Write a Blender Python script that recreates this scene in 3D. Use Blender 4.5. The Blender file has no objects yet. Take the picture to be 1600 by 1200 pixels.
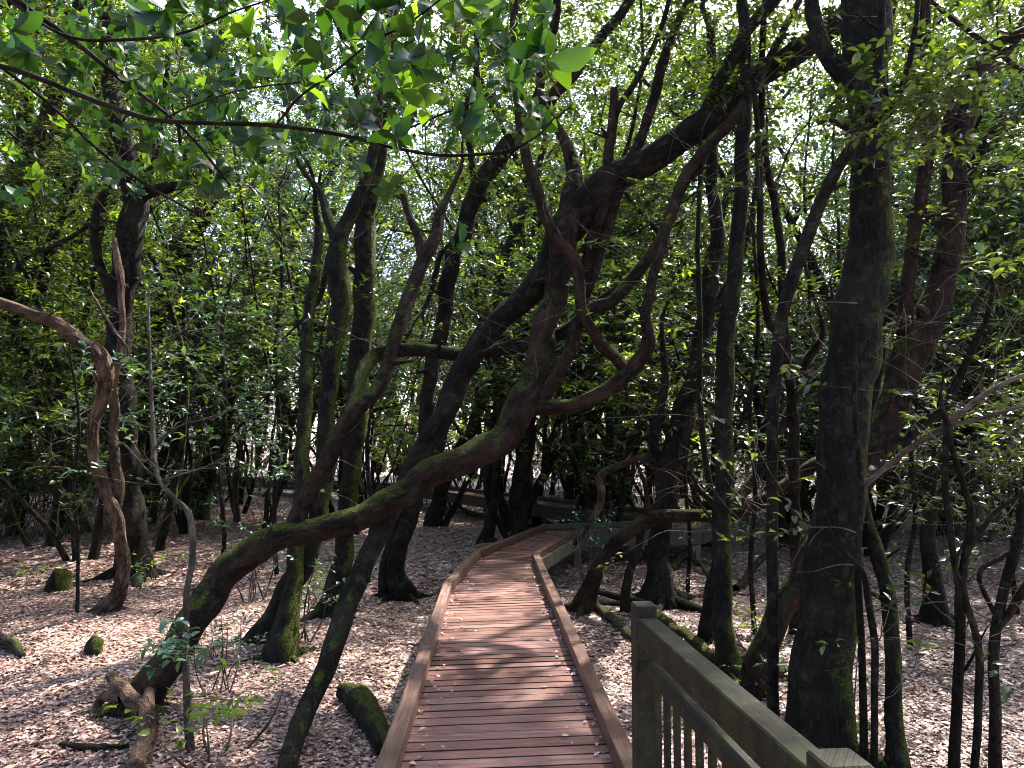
import bpy, math, random
import numpy as np
from mathutils import Vector

# ------------------------------------------------------------------ camera, sky, sun
SC = bpy.context.scene
F = 1200.0; EYE = 2.1; PITCH = math.radians(4.19)
cam_d = bpy.data.cameras.new('camera'); cam = bpy.data.objects.new('camera', cam_d)
SC.collection.objects.link(cam); SC.camera = cam
cam_d.sensor_fit = 'HORIZONTAL'; cam_d.sensor_width = 36.0; cam_d.lens = 36.0*F/1600.0
cam_d.clip_start = 0.05; cam_d.clip_end = 3000
cam.location = (0, 0, EYE); cam.rotation_euler = (math.radians(90)+PITCH, 0, 0)
SUN_EL = math.radians(52); SUN_AZ = math.radians(38)      # azimuth clockwise from +Y (ahead)
world = bpy.data.worlds.new('World'); SC.world = world; world.use_nodes = True
wn = world.node_tree.nodes; wl = world.node_tree.links
bg = wn['Background']; sky = wn.new('ShaderNodeTexSky'); sky.sky_type = 'NISHITA'; sky.sun_disc = False
sky.sun_elevation = SUN_EL; sky.sun_rotation = SUN_AZ; sky.dust_density = 2.5; sky.air_density = 0.8; sky.ozone_density = 0.5
wl.new(sky.outputs[0], bg.inputs[0]); bg.inputs[1].default_value = 0.15
sun_d = bpy.data.lights.new('sun', 'SUN'); sun = bpy.data.objects.new('sun', sun_d); SC.collection.objects.link(sun)
sun_d.energy = 4.6; sun_d.angle = math.radians(1.2); sun_d.color = (1.0, 0.94, 0.85)
sd = Vector((math.sin(SUN_AZ)*math.cos(SUN_EL), math.cos(SUN_AZ)*math.cos(SUN_EL), math.sin(SUN_EL)))
sun.rotation_euler = sd.to_track_quat('Z', 'Y').to_euler(); sun.location = sd*60
SC.view_settings.view_transform = 'Standard'; SC.view_settings.look = 'None'
SC.view_settings.exposure = 2.45; SC.view_settings.gamma = 1
SC.cycles.filter_width = 1.0; SC.cycles.max_bounces = 6; SC.cycles.diffuse_bounces = 3; SC.cycles.glossy_bounces = 2
SC.cycles.transmission_bounces = 3; SC.cycles.transparent_max_bounces = 4
SC.cycles.caustics_reflective = False; SC.cycles.caustics_refractive = False

rng = np.random.default_rng(7); random.seed(7)
C = SC.collection

# ------------------------------------------------------------------ pixel helpers
cp, sp = math.cos(PITCH), math.sin(PITCH)
def ray(px, py):
    x = (px-800)/F; u = (600-py)/F
    return np.array([x, cp-u*sp, sp+u*cp])
def P(px, py, Y):
    r = ray(px, py); return np.array([0, 0, EYE]) + r*(Y/r[1])
def G(px, py, z=0.0):
    r = ray(px, py); return np.array([0, 0, EYE]) + r*((z-EYE)/r[2])

def proj(p):
    x, y, z = p[0], p[1], p[2]-EYE; dep = y*cp+z*sp; return 800+F*x/dep, 600-F*(z*cp-y*sp)/dep
# ------------------------------------------------------------------ materials
def new_mat(name):
    m = bpy.data.materials.new(name); m.use_nodes = True
    nt = m.node_tree; return m, nt, nt.nodes, nt.links, nt.nodes['Principled BSDF']
def ramp(n, stops):
    r = n.new('ShaderNodeValToRGB'); e = r.color_ramp.elements
    e[0].position, e[0].color = stops[0][0], (*stops[0][1], 1)
    e[1].position, e[1].color = stops[-1][0], (*stops[-1][1], 1)
    for p, c in stops[1:-1]:
        k = e.new(p); k.color = (*c, 1)
    return r
def noise(n, l, vec, scale, detail=3, rough=0.55):
    t = n.new('ShaderNodeTexNoise'); t.inputs['Scale'].default_value = scale
    t.inputs['Detail'].default_value = detail; t.inputs['Roughness'].default_value = rough
    if vec is not None: l.new(vec, t.inputs['Vector'])
    return t
def mapping(n, l, vec, s):
    m = n.new('ShaderNodeMapping'); m.inputs['Scale'].default_value = s; l.new(vec, m.inputs['Vector']); return m.outputs[0]
def mathn(n, l, op, a, b):
    k = n.new('ShaderNodeMath'); k.operation = op
    for i, v in enumerate((a, b)):
        if isinstance(v, (int, float)): k.inputs[i].default_value = v
        else: l.new(v, k.inputs[i])
    return k.outputs[0]
def mixc(n, l, fac, a, b):
    k = n.new('ShaderNodeMix'); k.data_type = 'RGBA'
    if isinstance(fac, (int, float)): k.inputs[0].default_value = fac
    else: l.new(fac, k.inputs[0])
    for i, v in ((6, a), (7, b)):
        if isinstance(v, tuple): k.inputs[i].default_value = (*v, 1)
        else: l.new(v, k.inputs[i])
    return k.outputs[2]
def smooth(n, l, v, a, b):
    k = n.new('ShaderNodeMapRange'); k.interpolation_type = 'SMOOTHSTEP'
    k.inputs[1].default_value = a; k.inputs[2].default_value = b; l.new(v, k.inputs[0]); return k.outputs[0]

def bark(name, c0, c1, moss_amt, moss_side=0.35, lichen=0.0):
    m, nt, n, l, b = new_mat(name)
    at = n.new('ShaderNodeAttribute'); at.attribute_name = 'bark'
    geo = n.new('ShaderNodeNewGeometry'); tc = n.new('ShaderNodeTexCoord')
    v1 = mapping(n, l, at.outputs['Vector'], (1, 1, 0.45))
    f = noise(n, l, v1, 26, 5, 0.65)
    f2 = noise(n, l, at.outputs['Vector'], 3.0, 2)
    v3 = mapping(n, l, at.outputs['Vector'], (1, 1, 0.34)); rg = noise(n, l, v3, 15, 4, 0.6); rg.inputs['Distortion'].default_value = 0.6
    ridge = mathn(n, l, 'MULTIPLY', mathn(n, l, 'ABSOLUTE', mathn(n, l, 'SUBTRACT', rg.outputs[0], 0.5), 0), 6.0)
    ridge = mathn(n, l, 'MINIMUM', ridge, 1.0)
    col = ramp(n, [(0.25, c0), (0.75, c1)]); l.new(mathn(n, l, 'MULTIPLY', f.outputs[0], mathn(n, l, 'ADD', mathn(n, l, 'MULTIPLY', ridge, 0.75), 0.5)), col.inputs[0])
    c = mixc(n, l, mathn(n, l, 'MULTIPLY', smooth(n, l, f2.outputs[0], 0.4, 0.7), 0.6), col.outputs[0], tuple(min(1, x*1.5) for x in c1))
    if lichen:
        lf = noise(n, l, tc.outputs['Object'], 9, 4, 0.7)
        c = mixc(n, l, mathn(n, l, 'MULTIPLY', smooth(n, l, lf.outputs[0], 0.52, 0.66), lichen), c, (0.085, 0.09, 0.06))
    sep = n.new('ShaderNodeSeparateXYZ'); l.new(geo.outputs['Normal'], sep.inputs[0])
    up = mathn(n, l, 'ADD', sep.outputs[2], mathn(n, l, 'MULTIPLY', sep.outputs[0], moss_side))
    mn = noise(n, l, tc.outputs['Object'], 6.5, 4, 0.7)
    mf = mathn(n, l, 'ADD', up, mathn(n, l, 'MULTIPLY', mathn(n, l, 'SUBTRACT', mn.outputs[0], 0.5), 2.4))
    mfac = smooth(n, l, mathn(n, l, 'ADD', mf, moss_amt), 0.55, 1.0)
    mcn = noise(n, l, tc.outputs['Object'], 60, 2)
    mc = ramp(n, [(0.3, (0.012, 0.018, 0.003)), (0.75, (0.095, 0.115, 0.018))]); l.new(mcn.outputs[0], mc.inputs[0])
    c = mixc(n, l, mfac, c, mc.outputs[0])
    l.new(c, b.inputs['Base Color']); b.inputs['Roughness'].default_value = 0.85
    b.inputs['Specular IOR Level'].default_value = 0.12
    h = mathn(n, l, 'ADD', mathn(n, l, 'ADD', f.outputs[0], mathn(n, l, 'MULTIPLY', ridge, 0.8)), mathn(n, l, 'MULTIPLY', mathn(n, l, 'MULTIPLY', mfac, mcn.outputs[0]), 0.8))
    bp = n.new('ShaderNodeBump'); bp.inputs['Strength'].default_value = 1.0; bp.inputs['Distance'].default_value = 0.035
    l.new(h, bp.inputs['Height']); l.new(bp.outputs[0], b.inputs['Normal'])
    return m
def leafmat(name, cols, tcols, tf, rough=0.38, spec=0.8):
    m, nt, n, l, b = new_mat(name)
    at = n.new('ShaderNodeAttribute'); at.attribute_name = 'lv'
    c = ramp(n, cols); l.new(at.outputs['Fac'], c.inputs[0])
    t = ramp(n, tcols); l.new(at.outputs['Fac'], t.inputs[0])
    l.new(c.outputs[0], b.inputs['Base Color']); b.inputs['Roughness'].default_value = rough
    b.inputs['Specular IOR Level'].default_value = spec
    tr = n.new('ShaderNodeBsdfTranslucent'); l.new(t.outputs[0], tr.inputs[0])
    mx = n.new('ShaderNodeMixShader'); mx.inputs[0].default_value = tf
    l.new(b.outputs[0], mx.inputs[1]); l.new(tr.outputs[0], mx.inputs[2])
    l.new(mx.outputs[0], n['Material Output'].inputs[0])
    return m
M = {}
M['bark_dark'] = bark('bark_dark', (0.005, 0.004, 0.003), (0.022, 0.017, 0.012), -0.35, 0.4, 0.3)
M['bark_red'] = bark('bark_red', (0.008, 0.005, 0.004), (0.042, 0.023, 0.015), 0.18, 0.0, 0.25)
M['bark_moss'] = bark('bark_moss', (0.007, 0.006, 0.005), (0.021, 0.018, 0.012), 0.22, 0.9, 0.25)
M['bark_grey'] = bark('bark_grey', (0.03, 0.024, 0.02), (0.12, 0.095, 0.078), 0.0, 0.3, 0.4)
M['bark_pale'] = bark('bark_pale', (0.022, 0.014, 0.010), (0.15, 0.095, 0.065), -0.75, 0.3)
M['twig'] = bark('twig_bark', (0.05, 0.038, 0.03), (0.20, 0.16, 0.13), -0.6, 0.0)
M['leaf'] = leafmat('leaf', [(0, (0.012, 0.026, 0.008)), (0.5, (0.027, 0.052, 0.012)), (1, (0.075, 0.12, 0.02))],
                    [(0, (0.030, 0.055, 0.006)), (0.45, (0.075, 0.13, 0.010)), (0.8, (0.18, 0.27, 0.013)), (1, (0.44, 0.57, 0.025))], 0.36, 0.24)
M['leaf_near'] = leafmat('leaf_near', [(0, (0.010, 0.032, 0.007)), (1, (0.03, 0.085, 0.014))],
                    [(0, (0.015, 0.05, 0.003)), (0.5, (0.035, 0.10, 0.005)), (1, (0.26, 0.46, 0.012))], 0.42, 0.32, 0.4)
M['leaf_sky_tint'] = leafmat('leaf_sky_tint', [(0, (0.022, 0.065, 0.035)), (1, (0.085, 0.17, 0.095))],
                    [(0, (0.04, 0.11, 0.02)), (1, (0.16, 0.30, 0.05))], 0.2, 0.24)  # bluish sky reflection put into the leaf base colour
M['leaf_sunlit'] = leafmat('leaf_sunlit', [(0, (0.04, 0.09, 0.012)), (1, (0.12, 0.20, 0.03))],
                    [(0, (0.12, 0.22, 0.015)), (1, (0.50, 0.66, 0.04))], 0.5, 0.35, 0.5)  # lit copy of leaf: missing sunlight put into brighter colours
# leaf litter (separate dead leaves) and the soil under it
def littermat():
    m, nt, n, l, b = new_mat('litter')
    at = n.new('ShaderNodeAttribute'); at.attribute_name = 'lv'
    c = ramp(n, [(0, (0.07, 0.034, 0.026)), (0.3, (0.21, 0.115, 0.09)), (0.7, (0.39, 0.255, 0.21)), (0.95, (0.58, 0.45, 0.40)), (1, (0.5, 0.33, 0.12))])
    l.new(at.outputs['Fac'], c.inputs[0]); l.new(c.outputs[0], b.inputs['Base Color'])
    b.inputs['Roughness'].default_value = 0.42; b.inputs['Specular IOR Level'].default_value = 0.55
    return m
M['litter'] = littermat()
def groundmat():
    m, nt, n, l, b = new_mat('ground')
    tc = n.new('ShaderNodeTexCoord'); v = tc.outputs['Object']
    vo = n.new('ShaderNodeTexVoronoi'); vo.inputs['Scale'].default_value = 22; l.new(v, vo.inputs['Vector'])
    sepc = n.new('ShaderNodeSeparateColor'); l.new(vo.outputs['Color'], sepc.inputs[0])
    c = ramp(n, [(0, (0.05, 0.027, 0.02)), (0.5, (0.15, 0.085, 0.065)), (0.85, (0.30, 0.20, 0.165)), (1, (0.45, 0.34, 0.3))])
    l.new(sepc.outputs[0], c.inputs[0])
    big = noise(n, l, v, 0.8, 4)
    col = mixc(n, l, smooth(n, l, big.outputs[0], 0.5, 0.8), c.outputs[0], (0.10, 0.062, 0.05))
    l.new(col, b.inputs['Base Color']); b.inputs['Roughness'].default_value = 0.6
    bp = n.new('ShaderNodeBump'); bp.inputs['Distance'].default_value = 0.03; bp.inputs['Strength'].default_value = 1
    l.new(sepc.outputs[1], bp.inputs['Height']); l.new(bp.outputs[0], b.inputs['Normal'])
    return m
M['ground'] = groundmat()
def woodmat(name, c0, c1, green=0.0, rough=0.5, axis='X', spec=0.5):
    """boards: attribute 'board' = (along, across + offset, id)"""
    m, nt, n, l, b = new_mat(name)
    at = n.new('ShaderNodeAttribute'); at.attribute_name = 'board'
    tc = n.new('ShaderNodeTexCoord')
    v = mapping(n, l, at.outputs['Vector'], (2.2, 34, 1))
    f = noise(n, l, v, 1.6, 5, 0.7)
    sp3 = n.new('ShaderNodeSeparateXYZ'); l.new(at.outputs['Vector'], sp3.inputs[0])
    wn_ = n.new('ShaderNodeTexWhiteNoise'); wn_.noise_dimensions = '1D'; l.new(sp3.outputs[2], wn_.inputs['W'])
    col = ramp(n, [(0.25, c0), (0.72, c1)]); l.new(f.outputs[0], col.inputs[0])
    hv = n.new('ShaderNodeHueSaturation'); l.new(col.outputs[0], hv.inputs['Color'])
    l.new(mathn(n, l, 'ADD', mathn(n, l, 'MULTIPLY', wn_.outputs[0], 0.9), 0.55), hv.inputs['Value'])
    l.new(mathn(n, l, 'ADD', mathn(n, l, 'MULTIPLY', wn_.outputs[0], -0.3), 1.1), hv.inputs['Saturation'])
    c = hv.outputs[0]
    st = noise(n, l, tc.outputs['Object'], 2.3, 5, 0.65)
    c = mixc(n, l, mathn(n, l, 'MULTIPLY', smooth(n, l, st.outputs[0], 0.5, 0.72), 0.55), c, tuple(x*0.35 for x in c0))
    if green:
        g = noise(n, l, tc.outputs['Object'], 7, 5, 0.75)
        c = mixc(n, l, mathn(n, l, 'MULTIPLY', smooth(n, l, g.outputs[0], 0.42, 0.62), green), c, (0.034, 0.038, 0.009))
        sp_ = noise(n, l, tc.outputs['Object'], 45, 3, 0.7)
        c = mixc(n, l, mathn(n, l, 'MULTIPLY', smooth(n, l, sp_.outputs[0], 0.62, 0.7), 0.6), c, (0.09, 0.095, 0.075))
    l.new(c, b.inputs['Base Color']); b.inputs['Specular IOR Level'].default_value = spec
    l.new(mathn(n, l, 'ADD', mathn(n, l, 'MULTIPLY', f.outputs[0], 0.3), rough-0.15), b.inputs['Roughness'])
    bp = n.new('ShaderNodeBump'); bp.inputs['Distance'].default_value = 0.006; bp.inputs['Strength'].default_value = 0.8
    l.new(f.outputs[0], bp.inputs['Height']); l.new(bp.outputs[0], b.inputs['Normal'])
    return m
M['deck'] = woodmat('deck_wood', (0.045, 0.016, 0.012), (0.27, 0.115, 0.085), 0, 0.44)
M['deck_edge'] = woodmat('plank_gap_shade_grime', (0.008, 0.005, 0.004), (0.035, 0.02, 0.014), 0.2, 0.8, 'X', 0.1)  # gap shade, besides grime, darkened into the plank side and bevel colour
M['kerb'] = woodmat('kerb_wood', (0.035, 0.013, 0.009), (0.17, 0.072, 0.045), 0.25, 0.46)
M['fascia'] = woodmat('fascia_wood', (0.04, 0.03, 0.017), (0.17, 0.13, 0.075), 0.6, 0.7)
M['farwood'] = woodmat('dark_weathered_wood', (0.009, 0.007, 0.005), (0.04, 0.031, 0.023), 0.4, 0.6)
M['rail'] = woodmat('rail_wood', (0.005, 0.004, 0.0025), (0.024, 0.018, 0.011), 0.6, 0.6, 'X', 0.25)

# ------------------------------------------------------------------ mesh buffer
class Buf:
    def __init__(s): s.v = []; s.f = []; s.n = 0; s.at = {}; s.mi = []
    def add(s, v, faces, mi=0, **attrs):
        v = np.asarray(v, float).reshape(-1, 3)
        for fa in faces:
            fa = np.asarray(fa, np.int64)
            if len(fa): s.f.append(fa + s.n); s.mi.append(np.full(len(fa), mi, np.int32))
        s.v.append(v); k = len(v)
        for a in ('bark', 'board'):
            if a in attrs or a in s.at:
                s.at.setdefault(a, [np.zeros((s.n, 3))] if s.n else [])
                s.at[a].append(np.asarray(attrs[a]).reshape(-1, 3) if a in attrs else np.zeros((k, 3)))
        if 'lv' in attrs or 'lv' in s.at:
            s.at.setdefault('lv', [np.zeros(s.n)] if s.n else [])
            s.at['lv'].append(np.asarray(attrs['lv']).ravel() if 'lv' in attrs else np.zeros(k))
        s.n += k
    def mesh(s, name, mats, smooth_=True):
        me = bpy.data.meshes.new(name); v = np.concatenate(s.v)
        me.vertices.add(len(v)); me.vertices.foreach_set('co', v.ravel())
        tot = np.concatenate([np.full(len(f), f.shape[1]) for f in s.f]); li = np.concatenate([f.ravel() for f in s.f])
        me.loops.add(len(li)); me.loops.foreach_set('vertex_index', li.astype(np.int32))
        me.polygons.add(len(tot)); st = np.concatenate([[0], np.cumsum(tot)[:-1]])
        me.polygons.foreach_set('loop_start', st.astype(np.int32))
        me.polygons.foreach_set('material_index', np.concatenate(s.mi))
        me.polygons.foreach_set('use_smooth', np.full(len(tot), smooth_))
        for a, d in s.at.items():
            if a == 'lv':
                x = me.attributes.new(a, 'FLOAT', 'POINT'); x.data.foreach_set('value', np.concatenate(d).astype(np.float32))
            else:
                x = me.attributes.new(a, 'FLOAT_VECTOR', 'POINT'); x.data.foreach_set('vector', np.concatenate(d).ravel().astype(np.float32))
        for m in (mats if isinstance(mats, (list, tuple)) else [mats]): me.materials.append(m)
        me.update(calc_edges=True); me.validate(); return me
def link(name, me, parent=None, loc=None):
    o = bpy.data.objects.new(name, me); C.objects.link(o)
    if parent is not None:
        o.parent = parent; o.location = -parent.location if loc is None else loc
    return o
def thing(name, label, cat, loc, group=None):
    o = bpy.data.objects.new(name, None); C.objects.link(o); o.location = Vector([float(x) for x in loc])
    o.empty_display_size = 0.2; o['label'] = label; o['category'] = cat
    if group: o['group'] = group
    return o
def tag(o, label, cat, group=None):
    o['label'] = label; o['category'] = cat
    if group: o['group'] = group
    return o

def spline(pts, step):
    """Catmull-Rom through rows (x,y,z,r), resampled at about `step`."""
    p = np.asarray(pts, float)
    if len(p) == 2:
        k = max(2, int(np.linalg.norm(p[1, :3]-p[0, :3])/step)+1)
        t = np.linspace(0, 1, k)[:, None]; return p[0]*(1-t)+p[1]*t
    q = np.vstack([2*p[0]-p[1], p, 2*p[-1]-p[-2]]); out = []
    for i in range(1, len(q)-2):
        a, b, c, d = q[i-1], q[i], q[i+1], q[i+2]
        k = max(2, int(np.linalg.norm(c[:3]-b[:3])/step)+1)
        t = np.linspace(0, 1, k, endpoint=False)[:, None]
        out.append(0.5*((2*b)+(-a+c)*t+(2*a-5*b+4*c-d)*t*t+(-a+3*b-3*c+d)*t**3))
    out.append(p[-1:]); r = np.vstack(out); r[:, 3] = np.maximum(r[:, 3], 0.0015); return r

def tube(buf, pts, sides=8, step=0.1, lump=0.0, flare=0.0, cap=True, mi=0, r_=None):
    r_ = r_ or rng
    s = spline(pts, step); c = s[:, :3]; R = s[:, 3]; n = len(s)
    if lump:
        L_ = np.concatenate([[0], np.cumsum(np.linalg.norm(np.diff(c, axis=0), axis=1))]); ww = np.minimum(1, L_/.3)*np.minimum(1, (L_[-1]-L_)/.3)
        wob = sum(np.sin(L_[:, None]*fq+r_.random(3)*6.28)*am for fq, am in ((3.1, .17), (6.7, .11), (12.5, .07)))
        c = c+wob*(R*ww*(lump/.12))[:, None]; s[:, :3] = c
    T = np.gradient(c, axis=0); T /= np.linalg.norm(T, axis=1)[:, None]+1e-9
    u = np.cross(T[0], [0.31, 0.9, 0.3]); u /= np.linalg.norm(u); U = np.empty_like(c)
    for i in range(n):
        u = u-T[i]*np.dot(u, T[i]); u /= np.linalg.norm(u)+1e-9; U[i] = u
    W = np.cross(T, U)
    th = np.linspace(0, 2*np.pi, sides, endpoint=False); ct, st = np.cos(th), np.sin(th)
    L = np.concatenate([[0], np.cumsum(np.linalg.norm(np.diff(c, axis=0), axis=1))])
    RR = np.repeat(R[:, None], sides, 1); off = r_.random()*50
    if lump:
        d = np.zeros((n, sides))
        for (fa, fv, am) in ((1, 1.6, .5), (2, 2.6, .42), (3, 4.2, .3), (5, 6.5, .22), (7, 11, .15), (1, 9, .2)):
            ph = r_.random()*6.28; ph2 = r_.random()*6.28
            d += am*np.sin(fa*th[None, :]+ph+1.3*np.sin(L[:, None]*fv*0.7+ph2))*np.cos(L[:, None]*fv+ph2*2)
        RR = RR*(1+lump*d)
        if sides >= 16:
            for _ in range(int(2+L[-1]*1.6)):
                tk = r_.random()*6.28; lk = r_.random()*L[-1]; dth = (th[None, :]-tk+np.pi) % (2*np.pi)-np.pi
                q2 = (dth*R[:, None]/(.035+.35*R[:, None]))**2+((L[:, None]-lk)/(.05+.4*R[:, None]))**2
                RR = RR+R[:, None]*r_.uniform(.12, .38)*np.exp(-q2)*(1-.9*np.exp(-q2*7))
    if flare:
        e = np.exp(-L/(R[0]*2.2+.03))[:, None]; k = r_.integers(3, 6); ph = r_.random()*6.28
        RR = RR*(1+e*flare*(0.55+0.6*np.maximum(0, np.cos(k*th+ph))[None, :]))
    v = c[:, None, :]+U[:, None, :]*(RR*ct)[:, :, None]+W[:, None, :]*(RR*st)[:, :, None]
    bk = np.stack([RR*ct+off, RR*st, np.repeat(L[:, None], sides, 1)], -1)
    i = np.arange(n-1)[:, None]*sides; j = np.arange(sides)[None, :]; j2 = (j+1) % sides
    q = np.stack([i+j, i+j2, i+sides+j2, i+sides+j], -1).reshape(-1, 4)
    v = v.reshape(-1, 3); bk = bk.reshape(-1, 3); fs = [q]
    if cap:
        v = np.vstack([v, c[-1]+T[-1]*R[-1]*0.4]); bk = np.vstack([bk, [off, 0, L[-1]+.05]])
        b0 = (n-1)*sides; fs.append(np.stack([b0+j[0], b0+j2[0], np.full(sides, n*sides)], -1))
    buf.add(v, fs, mi, bark=bk)
    return s

# ------------------------------------------------------------------ leaves
def leaf_template(hi):
    if not hi:
        v = np.array([[0, 0, 0], [.2, .42, .06], [0, 1, -.10], [-.2, .42, .06]]); return v, np.array([[0, 1, 2], [0, 2, 3]])
    ts = [0, .14, .36, .6, .82, 1]; w = [.015, .13, .215, .225, .13, 0.0]; V = []; 
    for t, a in zip(ts, w):
        y = t; z = 0.10*math.sin(t*2.6)-0.16*t*t
        V += [[-a, y, z+a*0.28], [0, y, z], [a, y, z+a*0.28]]
    Fc = []
    V = [[x, y, z+0.0] for x, y, z in V]
    for i in range(5):
        a = i*3; Fc += [[a, a+1, a+4], [a, a+4, a+3], [a+1, a+2, a+5], [a+1, a+5, a+4]]
    return np.array(V), np.array(Fc)
LT = {False: leaf_template(False), True: leaf_template(True)}
def place_leaves(buf, pos, fwd, up, size, hi=False, mi=0, lv=None, wide=1.0):
    """vectorised: pos,fwd,up (N,3), size (N)"""
    fwd = fwd/(np.linalg.norm(fwd, axis=1)[:, None]+1e-9)
    x = np.cross(fwd, up); x /= np.linalg.norm(x, axis=1)[:, None]+1e-9; z = np.cross(x, fwd)
    V, Fc = LT[hi]; N = len(pos); k = len(V)
    v = pos[:, None, :]+size[:, None, None]*(V[None, :, 0:1]*wide*x[:, None, :]+V[None, :, 1:2]*fwd[:, None, :]+V[None, :, 2:3]*z[:, None, :])
    f = (Fc[None]+(np.arange(N)*k)[:, None, None]).reshape(-1, 3)
    if lv is None: lv = rng.random(N)
    buf.add(v.reshape(-1, 3), [f], mi, lv=np.repeat(lv, k))
def spray_dirs(n, updn=0.15):
    a = rng.random(n)*2*np.pi; z = rng.normal(updn, 0.35, n)
    d = np.stack([np.cos(a), np.sin(a), z], 1); return d/np.linalg.norm(d, axis=1)[:, None]
def sprays(buf, pos, dirs, length, nl, size, hi=False, mi_leaf=0, mi_twig=1, tone=None, wide=1.0, twig_r=0.0022):
    """each spray: a thin twig carrying nl leaves along it, ending in a rosette"""
    n = len(pos); up0 = np.array([0, 0, 1.0]); L = length*(0.6+0.8*rng.random(n))
    side = np.cross(dirs, up0); side /= np.linalg.norm(side, axis=1)[:, None]+1e-9
    tone = rng.random(n)**2*0.62 if tone is None else tone
    for k in range(nl):
        t = 0.25+0.75*min(1, k/(nl*0.6)); sg = 1 if k % 2 else -1
        p = pos+dirs*(L*t)[:, None]; p[:, 2] -= 0.12*L*t*t
        spread = 1.0 if k < nl*0.6 else 0.9
        ang = rng.random(n)*2*np.pi if k >= nl*0.6 else np.full(n, 0)
        if k < nl*0.6: fw = dirs*0.55+side*sg*0.9+rng.normal(0, .22, (n, 3))
        else: fw = dirs*0.5+side*np.cos(ang)[:, None]*spread+np.cross(side, dirs)*np.sin(ang)[:, None]*spread*0.7
        upv = up0+rng.normal(0, .38, (n, 3))
        place_leaves(buf, p, fw, upv, size*(0.65+0.7*rng.random(n)), hi, mi_leaf, np.clip(tone+rng.random(n)*0.45, 0, 1), wide)
    # twigs as 3-sided slivers
    e = pos+dirs*L[:, None]; e[:, 2] -= 0.12*L; r = twig_r
    o1 = side*r; o2 = np.cross(side, dirs)*r
    b = pos-dirs*(L*0.3)[:, None]
    v = np.stack([b+o1, b-o1*0.5+o2, b-o1*0.5-o2, e], 1).reshape(-1, 3); ii = (np.arange(n)*4)[:, None]
    f = np.stack([ii+np.array([[0, 1, 3]]), ii+np.array([[1, 2, 3]]), ii+np.array([[2, 0, 3]])], 1).reshape(-1, 3)
    buf.add(v, [f], mi_twig, lv=np.zeros(len(v)))
def blob_points(c, r, n, clump=7):
    """points in a lumpy ellipsoid: gathered into sub-clumps so gaps stay between"""
    k = max(2, n//clump); cc = rng.normal(0, 0.5, (k, 3)); cc *= np.minimum(1, 1/np.maximum(1e-6, np.linalg.norm(cc, axis=1)))[:, None]
    i = rng.integers(0, k, n); p = cc[i]+rng.normal(0, 0.13, (n, 3))
    return np.asarray(c)+p*np.asarray(r)

# ------------------------------------------------------------------ ground
def gz(x, y):
    return 0.05*np.sin(x*0.7+1.3)*np.sin(y*0.5)+0.025*np.sin(x*2.1+y*1.3)+0.015*np.sin(x*4.3-y*3.1)-0.02
def gzc(x, y):
    """a little lower beside and under the boardwalk, gently rising far left"""
    return gz(x, y)+0.010*np.clip(-x-6, 0, 30)
xs = np.unique(np.concatenate([np.linspace(-14, 14, 150), np.linspace(-60, 60, 80), np.array([-900, -300, -120, 120, 300, 900])]))
ys = np.unique(np.concatenate([np.linspace(-4, 24, 150), np.linspace(-40, 70, 80), np.array([-900, -200, 130, 300, 900])]))
X, Y = np.meshgrid(xs, ys); Z = gzc(X, Y)*np.where(np.hypot(X, Y) > 200, 0, 1)
v = np.stack([X, Y, Z], -1).reshape(-1, 3); nx = len(xs); ny = len(ys)
i = (np.arange(ny-1)[:, None]*nx+np.arange(nx-1)[None, :]).ravel()
b = Buf(); b.add(v, [np.stack([i, i+1, i+nx+1, i+nx], 1)])
g = link('ground', b.mesh('ground', M['ground'])); g['kind'] = 'structure'
# fallen leaves
def litter(n, x0, x1, y0, y1, size, lift=0.012):
    y = y0+(y1-y0)*rng.random(n)**1.35; hw = 0.72*y+1.0
    x = np.clip(rng.uniform(-1, 1, n)*hw, x0, x1)
    z = gzc(x, y)+lift*rng.random(n)+0.003
    a = rng.random(n)*6.283; fw = np.stack([np.cos(a), np.sin(a), rng.normal(0, .16, n)], 1)
    up = np.stack([rng.normal(0, .33, n), rng.normal(0, .33, n), np.ones(n)], 1)
    patch = 0.5+0.5*np.sin(x*1.1+2*np.sin(y*.8))*np.sin(y*1.3+x*.4)
    lv = np.clip(rng.random(n)**1.1*0.8+patch*0.22, 0, 0.97); lv = np.where(rng.random(n) < .012, 1, lv)
    return np.stack([x, y, z], 1), fw, up, size*(0.45+1.1*rng.random(n)**1.4), lv
b = Buf()
for args in ((230000, -12, 12, 2.6, 13, .044), (120000, -26, 26, 11, 36, .075)):
    p, fw, up, sz, lv = litter(*args); place_leaves(b, p, fw, up, sz, False, 0, lv, 1.35)
lit = link('leaf_litter', b.mesh('leaf_litter', M['litter'])); lit['kind'] = 'stuff'
lit['label'] = 'pinkish brown fallen leaves covering the forest floor'; lit['category'] = 'leaf litter'

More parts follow.
